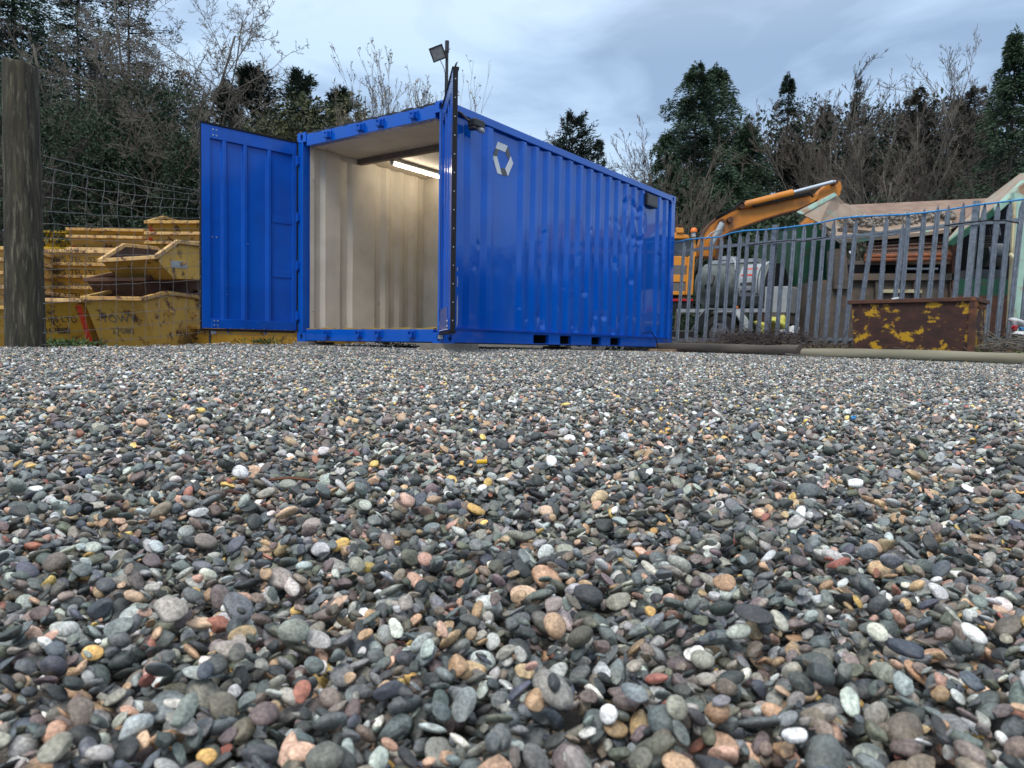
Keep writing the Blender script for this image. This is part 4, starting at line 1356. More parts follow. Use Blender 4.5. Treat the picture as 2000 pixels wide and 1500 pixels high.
tag(hs, 'long blue water hose draped along the tops of the fence pales', 'hose')
pts = [at(px, y, 11.6 - (px - 1400) / 600 * 1.7) for px, y in ((1460, 479), (1500, 474), (1540, 470), (1570, 471), (1620, 463))]
tag(MB().tube(pts, .008, 5).build('cable', M['rubber'], smooth=True), 'short black cable lying along the fence rail near the green machine', 'cable')
pts = [at(px, y, 10.1 - (px - 1850) / 150 * .4) for px, y in ((1845, 441), (1880, 436), (1925, 431), (1965, 431), (1990, 436))]
tag(MB().tube(pts, .009, 5).build('cable', M['rubber'], smooth=True), 'black cable tied to the last fence post in front of the dark opening', 'cable')


# ================================================================= LOGS
def log(name, p, q_, r0, r1, m, label, seed, nseg=26):
    rg = random.Random(seed); p, q_ = Vector(p), Vector(q_)
    d = (q_ - p); L = d.length; d.normalize(); w = Vector((0, 0, 1)).cross(d).normalized(); u = d.cross(w)
    vs, fs = [], []; K = 18; a0, a1, a2 = [rg.uniform(0, 6) for _ in range(3)]
    for i in range(nseg + 1):
        f_ = i / nseg; r = r0 + (r1 - r0) * f_
        c = p + d * L * f_ + u * (.010 * math.sin(f_ * 5 + a0)) + w * (.02 * math.sin(f_ * 4 + a1))
        for k in range(K):
            a = 2 * math.pi * k / K
            rr_ = r * (1 + .04 * math.sin(2 * a + a2 + f_ * 2) + .03 * math.sin(f_ * 17 + a * 3) + rg.uniform(-.012, .012))
            vs.append(c + (w * math.cos(a) + u * math.sin(a)) * rr_)
    for i in range(nseg):
        for k in range(K):
            k2 = (k + 1) % K; fs.append((i * K + k, i * K + k2, (i + 1) * K + k2, (i + 1) * K + k))
    fs += [tuple(range(K - 1, -1, -1)), tuple(nseg * K + k for k in range(K))]
    # local x along the log so that the grain stretches along it
    Tm = Matrix((d, w, u)).transposed().to_4x4(); Tm.translation = p; Ti = Tm.inverted()
    o = MB().add([Ti @ v for v in vs], fs).build(name, m, smooth=True, autosmooth=50)
    o.matrix_world = Tm
    return tag(o, label, 'log', 'logs edging the gravel')


la = at(1285, 678, 12.6); lb = at(1562, 683.5, 10.35)
log('log', (la.x, la.y, gz(la.x, la.y) + .07), (lb.x, lb.y, gz(lb.x, lb.y) + .085), .078, .086, M['logdark'], 'dark wet log lying from the container corner to the bleached log', 1)
lc = at(1563, 686, 10.2); ld = at(2060, 700, 8.15)
log('log', (lc.x + .02, lc.y - .05, gz(lc.x, lc.y) + .050), (ld.x, ld.y, gz(ld.x, ld.y) + .062), .074, .080, M['loglight'], 'long bleached pole in front of the rusty yellow bin', 2, 40)
le_ = at(1535, 693, 10.0); lf = at(1600, 696, 9.7)
log('log', (le_.x, le_.y, gz(le_.x, le_.y) + .01), (lf.x, lf.y, gz(lf.x, lf.y) + .01), .03, .025, M['logdark'], 'short dark stub of wood half buried where the two logs meet', 3, 6)
lg_ = at(1560, 669, 10.9); lh = at(1670, 676, 10.5)
log('log', (lg_.x, lg_.y, gz(lg_.x, lg_.y) + .07), (lh.x, lh.y, gz(lh.x, lh.y) + .06), .05, .03, M['logdark'], 'thin brown branch on the soil left of the rusty bin', 5, 10)
kb = MB().box(-.25, .25, -.05, .05, 0, .06).build('timber_offcut', M['wood'], bevel=.005)
kp = at(1292, 682, 12.3); kb.location = (kp.x, kp.y - .15, gz(kp.x, kp.y) - .005); kb.rotation_euler = (0, 0, .2)
tag(kb, 'reddish timber offcut at the far bottom corner of the container', 'timber')

# ================================================================= RUSTY BIN
bin_d = 10.2
p0 = at(1668, 686, bin_d); p1 = at(1895, 688, 9.28)
bz = gz(p0.x, p0.y) + .0
zt = at(1660, 592, bin_d).z
bn = thing('skip_bin', 'small dark rusty tipping bin with flaking yellow paint behind the bleached log', 'bin', (p0.x, p0.y, bz), math.atan2(p1.y - p0.y, p1.x - p0.x))
Wb = (p1 - p0).length; Hb = zt - bz; Db = .68
mb = MB()
ox = .035
mb.prism([(0, 0, 0), (Wb, 0, 0), (Wb + .02, -.05, Hb), (-ox, -.05, Hb)], (0, .012, 0))
mb.prism([(0, Db, 0), (Wb, Db, 0), (Wb + .02, Db + .05, Hb), (-ox, Db + .05, Hb)], (0, -.012, 0))
mb.prism([(0, .012, 0), (-ox, -.038, Hb), (-ox, Db + .038, Hb), (0, Db - .012, 0)], (.012, 0, 0))
mb.prism([(Wb, .012, 0), (Wb + .02, -.038, Hb), (Wb + .02, Db + .038, Hb), (Wb, Db - .012, 0)], (-.012, 0, 0))
mb.box(.02, Wb - .02, .02, Db - .02, .01, .02)
mb.build('bin_body', M['binrust'], bn)
mb = MB()
mb.box(-ox - .05, Wb + .05, -.085, -.05, Hb - .015, Hb + .035).box(-ox - .05, Wb + .05, Db + .05, Db + .085, Hb - .015, Hb + .035)
mb.box(-ox - .05, -ox, -.05, Db + .05, Hb - .015, Hb + .035).box(Wb + .02, Wb + .05, -.05, Db + .05, Hb - .015, Hb + .035)
mb.build('rim', M['rust'], bn, bevel=.006)
MB().prism([(Wb - .035, -.004, 0), (Wb + .045, -.004, 0), (Wb + .065, -.058, Hb - .02), (Wb - .015, -.058, Hb - .02)], (0, -.03, 0)).build('corner_stiffener', M['rust'], bn)
MB().tube([(Wb + .02, .1, Hb - .08), (Wb + .13, .08, Hb - .09)], .02, 8).box(Wb + .06, Wb + .12, .05, .13, Hb - .11, Hb - .06).build('pivot_lug', M['rust'], bn)
MB().tube([(.45, .0, Hb + .035), (.52, .02, Hb + .05), (.5, .06, Hb + .04)], .02, 6).build('debris', M['whitebag'], bn)


def px_prism(name, poly, d, th, m, parent, T=None, bevel=0, mi=0):
    """closed solid: outline at distance d, real thickness th going back"""
    pts = [at(x, y, d) for x, y in poly]
    if parent is not None:
        o_ = Vector(parent.location); pts = [p - o_ for p in pts]
    return MB().prism(pts, (0, th, 0)).build(name, m, parent, bevel=bevel)


def z7(l): return [(x / 4.055 + 1280, y / 4.055 + 330) for x, y in l]
def z8(l): return [(x / 3.847 + 1640, y / 3.847 + 330) for x, y in l]


# ================================================================= EXCAVATOR
xb = at(1345, 640, 19.5)
ex = thing('excavator', 'orange tracked excavator with raised boom behind the palisade fence', 'excavator', (xb.x, xb.y, gz(xb.x, xb.y)))
px_prism('engine_cover', z7([(-120, 690), (230, 690), (262, 700), (262, 790), (-120, 790)]), 18.9, 1.5, M['orangeclean'], ex, bevel=.02)
px_prism('grey_panel', z7([(-120, 762), (248, 762), (248, 850), (-120, 850)]), 18.86, .03, M['greypanel'], ex)
px_prism('body_band', z7([(-120, 838), (250, 838), (250, 895), (-120, 895)]), 18.84, .05, M['orangeclean'], ex, bevel=.01)
px_prism('grey_panel', z7([(-120, 897), (248, 897), (248, 968), (-120, 968)]), 18.86, .03, M['greypanel'], ex)
px_prism('body_band', z7([(-120, 968), (236, 968), (236, 997), (-120, 997)]), 18.83, .06, M['orangeclean'], ex, bevel=.01)
px_prism('body_side', z7([(263, 690), (315, 690), (315, 700), (298, 998), (240, 998), (250, 800)]), 18.8, 1.5, M['orangeclean'], ex, bevel=.02)
px_prism('body_core', z7([(-120, 790), (255, 790), (245, 1000), (-120, 1000)]), 18.93, 1.4, M['greypanel'], ex)
px_prism('red_band', z7([(-120, 1028), (298, 1028), (298, 1046), (-120, 1046)]), 18.85, .05, M['red'], ex)
px_prism('chassis', z7([(-120, 1046), (298, 1046), (298, 1110), (-120, 1110)]), 18.9, 1.5, M['black'], ex)
tr = at(1330, 640, 19.2) - Vector(ex.location)
mb = MB(); mb.prism([(tr.x - 1.4, -.6, .12), (tr.x - 1.2, -.6, 0), (tr.x + .25, -.6, 0), (tr.x + .42, -.6, .14), (tr.x + .42, -.6, .42), (tr.x + .25, -.6, .56), (tr.x - 1.2, -.6, .56), (tr.x - 1.4, -.6, .42)], (0, .4, 0))
mb.build('track', M['black'], ex, bevel=.03)
for k in range(4):
    MB().tube([(tr.x - 1.1 + k * .42, -.64, .26), (tr.x - 1.1 + k * .42, -.60, .26)], .13, 12).build('track_roller', M['greypanel'], ex)
# cab
px_prism('cab_roof', z7([(-120, 505), (170, 505), (268, 525), (272, 552), (-120, 552)]), 18.9, 1.3, M['orangeclean'], ex, bevel=.02)
px_prism('cab_glass', z7([(-110, 552), (262, 552), (300, 690), (-110, 690)]), 19.0, 1.1, M['glass'], ex)
px_prism('cab_pillar', z7([(292, 500), (318, 505), (322, 690), (298, 690)]), 18.88, .08, M['orangeclean'], ex)
px_prism('work_lamp', z7([(165, 462), (222, 466), (228, 505), (170, 505)]), 18.85, .12, M['orangeclean'], ex, bevel=.01)
px_prism('lamp_guard', z7([(165, 435), (215, 445), (230, 470), (222, 472), (208, 455), (165, 447)]), 18.85, .03, M['rust'], ex)
bc = at(1355, 455, 18.8) - Vector(ex.location)
MB().tube([(bc.x, 0 - .7, bc.z - .10), (bc.x, -.7, bc.z + .02)], [.055, .05], 12).build('beacon_base', M['palegrey'], ex, T=Matrix.Translation((0, 0, 0)))
MB().tube([(bc.x, -.7, bc.z + .02), (bc.x, -.7, bc.z + .10), (bc.x, -.7, bc.z + .125)], [.085, .075, .05], 14).build('beacon', M['beacon'], ex, smooth=True, autosmooth=40)
# boom
boom = [(345, 690), (352, 600), (372, 540), (400, 480), (430, 440), (490, 385), (540, 352), (600, 320), (660, 300), (720, 290), (900, 262), (1090, 228), (1250, 196), (1300, 205), (1278, 245), (1240, 270), (1130, 318),
        (1000, 352), (850, 398), (700, 452), (590, 492), (545, 530), (530, 600), (500, 700)]
px_prism('boom', z7(boom), 19.2, .38, M['orange'], ex, bevel=.015)
px_prism('boom_edge', z7([(372, 535), (400, 475), (430, 435), (490, 380), (540, 347), (600, 315), (720, 285), (900, 257), (1090, 222), (1250, 190), (1250, 200), (1090, 233), (900, 268), (720, 297), (600, 326), (540, 358), (490, 392), (430, 446), (402, 486), (376, 545)]),
         19.17, .44, M['rust'], ex)
px_prism('boom_edge', z7([(545, 535), (590, 490), (700, 450), (850, 396), (1000, 350), (1130, 316), (1240, 268), (1240, 276), (1130, 326), (1000, 362), (850, 408), (700, 462), (595, 503), (552, 545)]), 19.17, .44, M['rust'], ex)


def bar(name, a, b, r, m, d=19.1, n=12, par=ex):
    A_, B_ = [at(x / 4.055 + 1280, y / 4.055 + 330, d) - Vector(par.location) for x, y in (a, b)]
    return MB().tube([A_, B_], r, n).build(name, m, par, smooth=True, autosmooth=50)


bar('hydraulic_cylinder', (700, 288), (1088, 190), .095, M['orange'])
bar('cylinder_rod', (1085, 188), (1425, 98), .048, M['chrome'])
bar('hydraulic_cylinder', (445, 600), (530, 430), .075, M['palegrey'], 18.95)
bar('hydraulic_cylinder', (500, 720), (520, 560), .09, M['rust'], 18.9)
for c in ((530, 418), (597, 400), (688, 290), (1428, 98)):
    A_ = at(c[0] / 4.055 + 1280, c[1] / 4.055 + 330, 19.06) - Vector(ex.location)
    MB().tube([A_, A_ + Vector((0, .6, 0))], .075, 12).build('pivot_pin', M['rust'], ex)
for off in (0, 14):
    hp = [(480, 400 - off), (620, 325 - off), (680, 262 - off * .5), (720, 265), (780, 300 - off), (950, 262 - off), (1100, 225 - off), (1220, 200 - off), (1250, 222)]
    MB().tube([at(x / 4.055 + 1280, y / 4.055 + 330, 19.05) - Vector(ex.location) for x, y in hp], .022, 6).build('hydraulic_hose', M['rubber'], ex, smooth=True)
MB().tube([at(x / 4.055 + 1280, y / 4.055 + 330, 18.8) - Vector(ex.location) for x, y in [(395, 560), (440, 510), (510, 480), (525, 490), (515, 640)]], .02, 6).build('hand_rail', M['galv'], ex)
# dipper arm behind the hopper
px_prism('dipper_arm', z7([(1280, 210), (1310, 160), (1395, 95), (1440, 82), (1470, 105), (1478, 150), (1465, 200), (1430, 260), (1200, 480), (1110, 640), (1080, 600), (1100, 500), (1290, 290)]), 19.25, .30, M['orange'], ex, bevel=.015)
bx_ = px_prism('bucket', z7([(1040, 560), (1110, 560), (1130, 660), (1060, 720), (1010, 660)]), 19.1, .7, M['rust'], ex)

# ================================================================= TANKER TRAILER
tb = at(1440, 650, 14.8)
tk = thing('bowser_trailer', 'grey green tank trailer with white label and one visible wheel behind the fence', 'trailer', (tb.x, tb.y, gz(tb.x, tb.y) + .02))
TO = Vector(tk.location)
A_ = at(1384, 558, 15.4) - TO; B_ = at(1510, 557, 14.4) - TO
ax = (B_ - A_).normalized()
R0 = .445
mb = MB().tube([A_ - ax * .16, A_ - ax * .10, A_, B_, B_ + ax * .05], [R0 * .45, R0 * .82, R0, R0, R0 * .97], 28)
mb.build('tank', M['tank'], tk, smooth=True, autosmooth=40)
MB().tube([B_ + ax * .051, B_ + ax * .10], R0 * .93, 28).build('tank_end', M['hole'], tk, smooth=True, autosmooth=40)
MB().tube([B_ - ax * .07, B_ - ax * .02], R0 * 1.03, 28).build('tank_band', M['palegrey'], tk, smooth=True, autosmooth=40)
rgt = ax.cross(Vector((0, 0, 1)))
mb = MB()
TT = Matrix((ax, -rgt, Vector((0, 0, 1)))).transposed().to_4x4(); TT.translation = (A_ + B_) / 2
LT = (B_ - A_).length
MB().box(-LT / 2 + .1, LT / 2 - .25, -.18, .18, R0 - .02, R0 + .05).build('walkway', M['palegrey'], tk, T=TT)
MB().tube([(.0 - LT * .2, 0, R0 + .05), (-LT * .2, 0, R0 + .12)], .2, 16).build('filler_hatch', M['palegrey'], tk, T=TT)
# label wrapped on the tank front
vs, fs = [], []
for i in range(9):
    a = math.radians(200 - 62 + i * 9.2)
    for u in (.22, .60): vs.append((u * 1.0, -math.sin(math.radians(35 + i * 11)) * (R0 + .006), math.cos(math.radians(35 + i * 11)) * (R0 + .006)))
    if i: fs.append((2 * i - 2, 2 * i, 2 * i + 1, 2 * i - 1))
lb_ = MB().add(vs, fs).build('label_panel', M['palegrey'], tk, T=TT)
for ang_, h_ in ((52, .008), (70, .010), (92, .05), (110, .025)):
    vs = []; fs = []
    for j, da in enumerate((-3 - h_ * 60, 3 + h_ * 60)):
        for u in (.26, .56): vs.append((u, -math.sin(math.radians(ang_ + da * .6)) * (R0 + .009), math.cos(math.radians(ang_ + da * .6)) * (R0 + .009)))
    MB().add(vs, [(0, 2, 3, 1)]).build('label_print', M['lettering'] if ang_ > 60 and ang_ != 70 else M['redstripe'], tk, T=TT)
# chassis, wheel, mudguard
MB().box(-LT / 2 - .5, LT / 2 + .25, -.35, .35, -R0 - .10, -R0 - .03).build('chassis', M['palegrey'], tk, T=TT)
wc = at(1411, 632, 14.1) - TO; wr = .36
wc.z = wr + .015
wx = rgt * 1.0  # axle direction, towards the viewer side
if wx.y > 0: wx = -wx
mb = MB(); K = 28
prof_t = [(.0, wr * .62), (.015, wr * .92), (.04, wr), (.17, wr), (.195, wr * .92), (.21, wr * .62)]
mb.tube([wc - wx * (.0) + wx * (a - .1) for a, _ in prof_t], [r for _, r in prof_t], K, cap=False)
whl = mb.build('wheel', M['tyre'], tk, smooth=True, autosmooth=40)
MB().tube([wc + wx * .03, wc + wx * .075, wc + wx * .08], [wr * .62, wr * .64, wr * .5], K).tube([wc + wx * .08, wc + wx * .12], wr * .2, 12).build('wheel_rim', M['rim'], whl, smooth=True, autosmooth=30)
for k in range(6):
    a = k * math.pi / 3
    MB().tube([wc + wx * .08 + (ax * math.cos(a) + Vector((0, 0, 1)) * math.sin(a)) * wr * .36, wc + wx * .086 + (ax * math.cos(a) + Vector((0, 0, 1)) * math.sin(a)) * wr * .36], .03, 8).build('rim_hole', M['hole'], whl)
vs, fs = [], []
arc = [(-1.55, .05), (-1.15, .75), (-.75, 1.17), (.75, 1.17), (1.15, .75), (1.5, .15)]
for i, (u, v) in enumerate(arc):
    p = wc + ax * u * wr + Vector((0, 0, 1)) * v * wr * 1.02
    vs += [p + wx * .16, p - wx * .16, p + wx * .16 + Vector((0, 0, .02)), p - wx * .16 + Vector((0, 0, .02))]
    if i: j = 4 * i; fs += [(j - 4, j, j + 1, j - 3), (j - 2, j - 1, j + 3, j + 2), (j - 4, j - 2, j + 2, j)]
MB().add(vs, fs).build('mudguard', M['palegrey'], tk)
c_ = at(1530, 583, 14.0) - TO
TC = Matrix((ax, -rgt, Vector((0, 0, 1)))).transposed().to_4x4(); TC.translation = c_
MB().box(-.22, .22, -.3, .2, -.28, .20).build('pump_cabinet', M['palegrey'], tk, T=TC, bevel=.012)
MB().box(-.20, .2, -.3, .2, -.47, -.285).build('cabinet_base', M['greypanel'], tk, T=TC)
c_ = at(1508, 600, 13.9) - TO
MB().tube([c_ + Vector((-.06, 0, -.03)), c_ + Vector((-.06, -.04, -.03))], .05, 10).build('tail_light', M['red'], tk)
c_ = at(1438, 600, 13.95) - TO
MB().box(-.03, .03, -.02, 0, -.02, .02).build('side_marker', M['beacon'], tk, T=Matrix.Translation(c_))
MB().tube([at(1392, 540, 14.6) - TO, at(1388, 556, 14.5) - TO, at(1380, 560, 14.4) - TO], .05, 8).build('valve', M['black'], tk)
MB().tube([at(1430, 505, 14.7) - TO, at(1437, 515, 14.6) - TO, at(1437, 528, 14.55) - TO], .025, 6).build('vent_pipe', M['palegrey'], tk)

# ================================================================= SCREENING MACHINE
D0 = 13.2
sb_ = at(1760, 640, D0)
sm = thing('screening_machine', 'big green and rust screening machine with flared hopper plates behind the fence', 'screening machine', (sb_.x, sb_.y, gz(sb_.x, sb_.y)))
P8 = lambda *l: z8(l)
px_prism('green_side', z7([(1128, 440), (1380, 440), (1460, 560), (1470, 1010), (1120, 1010)]), 14.2, 2.2, M['green'], sm)
px_prism('rust_skirt', z7([(1100, 1010), (1600, 1000), (1600, 1340), (1100, 1340)]), 14.15, 2.2, M['rust'], sm)
px_prism('support_post', z7([(1385, 560), (1440, 560), (1440, 1010), (1385, 1010)]), 13.9, .2, M['green'], sm)
# left flared plate: has its own slope (upper edge further away)


def quad_plate(name, pts, th, m, par=sm):
    v = [at(x, y, d) - Vector(par.location) for x, y, d in pts]
    nrm = (v[1] - v[0]).cross(v[2] - v[0]).normalized()
    if nrm.y < 0: nrm = -nrm
    return MB().prism(v, nrm * th).build(name, m, par)


quad_plate('hopper_wing', [(1558, 414, 13.2), (1630, 377, 13.9), (1651, 397, 14.2), (1690, 410, 14.5), (1668, 470, 13.7), (1604, 437, 13.2)], .03, M['rustplate'])
quad_plate('wing_edge', [(1557, 415, 13.17), (1629.5, 376, 13.87), (1636, 381, 13.9), (1568, 419, 13.19)], .05, M['mint'])
quad_plate('hopper_wall', [(1640, 404, 15.2), (1700, 407, 15.1), (1935, 390, 14.4), (1935, 400, 14.3), (1860, 447, 13.4), (1650, 462, 14.0)], .04, M['rustplate2'])
quad_plate('hopper_slope', [(1600, 440, 13.6), (1700, 430, 13.9), (1860, 424, 13.5), (1858, 447, 12.9), (1790, 455, 13.0), (1640, 468, 13.1)], .06, M['rustplate'])
# rubble lying in the hopper
rgm = np.random.default_rng(5)
stone_v, stone_f = lowshapes1[1]
Vs, Fs = [], []; o_ = 0
for k in range(620):
    u = rgm.random(); px = 1640 + u * 225; y = 424 - 14 * u + 22 * rgm.random() * (1 - .2 * u); d = 13.55 + rgm.uniform(-.25, .25)
    c = np.array(at(px, y, d)[:]) ; s_ = rgm.uniform(.02, .055)
    Vs.append(stone_v * s_ * rgm.uniform(.5, 1.2, 3) + c); Fs.append(stone_f + o_); o_ += len(stone_v)
rbb = fast_mesh('rubble', np.concatenate(Vs), np.concatenate(Fs), M['rubble']); rbb['kind'] = 'stuff'
rbb['label'] = 'pale broken rubble lying in the hopper'
quad_plate('chute_plank', [(1640, 445, 12.95), (1725, 453, 13.0), (1725, 458, 13.0), (1640, 451, 12.95)], .08, M['brownsteel'])
# rusty screen box front
quad_plate('screen_mesh_panel', [(1694, 466, 13.5), (1858, 448, 13.3), (1858, 498, 12.9), (1690, 500, 13.0)], .03, M['rust'])
# round bars over the panel, each one a bar
for k in range(24):
    u = (k + .5) / 24
    a_p = at(1692 + 166 * u, 464 - 15 * u, 13.42 - .15 * u) - Vector(sm.location); b_p = at(1689 + 168 * u, 499 - 2 * u, 12.93) - Vector(sm.location)
    MB().tube([a_p, b_p], .011, 5).build('screen_bar', M['rust'], sm)
for k in range(5):
    f_ = (k + .5) / 5
    MB().tube([at(1692, 466 + 33 * f_, 13.36 - .5 * f_) - Vector(sm.location), at(1858, 450 + 47 * f_, 13.2 - .3 * f_) - Vector(sm.location)], .014, 5).build('screen_bar', M['brownsteel'], sm)


def hbar(y0, y1, x0, x1, d, r, m, name='cross_beam'):
    MB().tube([at(x0, y0, d) - Vector(sm.location), at(x1, y1, d - .2) - Vector(sm.location)], r, 10).build(name, m, sm, smooth=True, autosmooth=40)


ORR = mat('bright_rust', (.28, .085, .03), (.16, .06, .03), 9, .8)
hbar(501, 498, 1688, 1858, 12.95, .042, ORR, 'roller')
hbar(508, 506, 1688, 1856, 12.95, .040, ORR)
px_prism('side_beam', P8((60, 690), (840, 690), (840, 715), (60, 718)), 12.95, .12, M['brownsteel'], sm)
px_prism('screen_frame', P8((-40, 600), (50, 600), (70, 900), (-40, 900)), 12.9, .3, M['brownsteel'], sm)
px_prism('blue_grey_strip', P8((430, 742), (740, 742), (740, 756), (430, 756)), 12.95, .05, M['palegrey'], sm)
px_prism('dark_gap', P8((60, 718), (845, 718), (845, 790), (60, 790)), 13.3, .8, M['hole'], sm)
px_prism('ledge', P8((60, 785), (900, 785), (900, 835), (60, 835)), 12.9, .5, M['brownsteel'], sm)
px_prism('base_wall', P8((-150, 835), (960, 835), (960, 1270), (-150, 1270)), 13.0, 1.8, M['brownsteel'], sm)
px_prism('base_rib', P8((310, 905), (620, 905), (620, 930), (310, 930)), 12.93, .1, M['cream'], sm)
for x in (270, 560, 830):
    px_prism('base_stiffener', P8((x, 840), (x + 22, 840), (x + 22, 1260), (x, 1260)), 12.93, .08, M['brownsteel'], sm)
px_prism('box_post', P8((845, 560), (880, 540), (890, 900), (845, 900)), 12.9, .3, M['rust'], sm)
# engine bay on the right
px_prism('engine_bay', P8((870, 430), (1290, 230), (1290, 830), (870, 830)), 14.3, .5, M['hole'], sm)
px_prism('green_door', P8((890, 825), (1275, 825), (1275, 950), (890, 950)), 12.85, .4, M['green'], sm)
px_prism('rust_skirt', P8((890, 950), (1275, 950), (1275, 1250), (890, 1250)), 12.85, .4, M['rust'], sm)
ec = at(1925, 500, 13.7) - Vector(sm.location)
MB().tube([ec + Vector((-.15, 0, 0)), ec + Vector((.25, .1, 0))], .26, 16).tube([ec + Vector((.1, -.1, .33)), ec + Vector((.1, -.05, .5))], .09, 10).box(ec.x - .3, ec.x + .3, ec.y - .1, ec.y + .3, ec.z - .5, ec.z - .25).build('engine', M['glass'], sm, smooth=True, autosmooth=40)
for k in range(5):
    MB().tube([at(1915, 462 + k * 5, 13.4) - Vector(sm.location), at(1945, 461 + k * 5, 13.4) - Vector(sm.location)], .012, 6).build('pipe', M['brownsteel'], sm)
# right flared plate and its green lower edge
quad_plate('hopper_wing', [(1930, 391, 14.4), (1995, 342, 14.2), (2010, 340, 13.9), (2010, 360, 12.9), (1960, 396, 12.6), (1849, 476, 12.4), (1880, 440, 13.0)], .04, M['rustplate'])
quad_plate('wing_edge', [(1848, 476, 12.36), (1985, 374, 12.62), (1990, 378, 12.62), (1990, 384, 12.62), (1862, 480, 12.38)], .06, M['green'])
quad_plate('wing_edge', [(1940, 405, 12.5), (1994, 352, 12.8), (2001, 352, 12.8), (1996, 375, 12.6), (1946, 418, 12.5)], .05, M['mint'])
quad_plate('corner_frame', [(1982, 375, 12.4), (2002, 356, 12.4), (2012, 360, 12.4), (2004, 620, 12.0), (1988, 650, 12.0), (1978, 640, 12.0)], .10, M['mint'])
quad_plate('corner_strip', [(1980, 395, 12.3), (1986, 390, 12.3), (1980, 530, 12.1), (1973, 600, 11.95), (1968, 640, 11.95), (1974, 530, 12.1)], .06, M['cream'])
MB().tube([at(1974, 497, 12.1) - Vector(sm.location), at(1984, 507, 11.9) - Vector(sm.location)], .03, 8).build('pin', M['cream'], sm)

# ================================================================= VEGETATION
def cards(P_, D_, L_, W_, rng, m, name, parent, kite=True):
    """leaf sprays: kite shaped faces at P_, pointing along D_, length L_, width W_"""
    n = len(P_)
    D_ = D_ / (np.linalg.norm(D_, axis=1)[:, None] + 1e-9)
    r = rng.normal(size=(n, 3)); s = np.cross(D_, r); s /= (np.linalg.norm(s, axis=1)[:, None] + 1e-9)
    nn = np.cross(D_, s)
    L_ = np.broadcast_to(L_, n)[:, None]; W_ = np.broadcast_to(W_, n)[:, None]
    a = P_; b = P_ + D_ * L_ * .45 + s * W_ * .5 + nn * W_ * .12; c = P_ + D_ * L_; d = P_ + D_ * L_ * .45 - s * W_ * .5 + nn * W_ * .12
    V = np.stack([a, b, c, d], 1).reshape(-1, 3)
    F = np.arange(4 * n).reshape(n, 4)
    o = fast_mesh(name, V, F, m, parent)
    return o


def segs_mesh(A_, B_, ra, rb, m, name, parent, sides=3):
    """many tapered twig segments at once"""
    n = len(A_); d = B_ - A_; d = d / (np.linalg.norm(d, axis=1)[:, None] + 1e-9)
    ref = np.where(np.abs(d[:, 2:3]) < .9, np.array([[0, 0, 1.]]), np.array([[1., 0, 0]]))
    u = np.cross(d, ref); u /= np.linalg.norm(u, axis=1)[:, None]; w = np.cross(d, u)
    V = []
    for P_, r in ((A_, ra), (B_, rb)):
        for k in range(sides):
            a = 2 * math.pi * k / sides
            V.append(P_ + (u * math.cos(a) + w * math.sin(a)) * r[:, None])
    V = np.stack(V, 1).reshape(-1, 3)
    base = (np.arange(n) * 2 * sides)[:, None]
    F = []
    for k in range(sides):
        k2 = (k + 1) % sides
        F.append(base + np.array([[k, k2, sides + k2, sides + k]]))
    return fast_mesh(name, V, np.concatenate(F), m, parent, smooth=True)


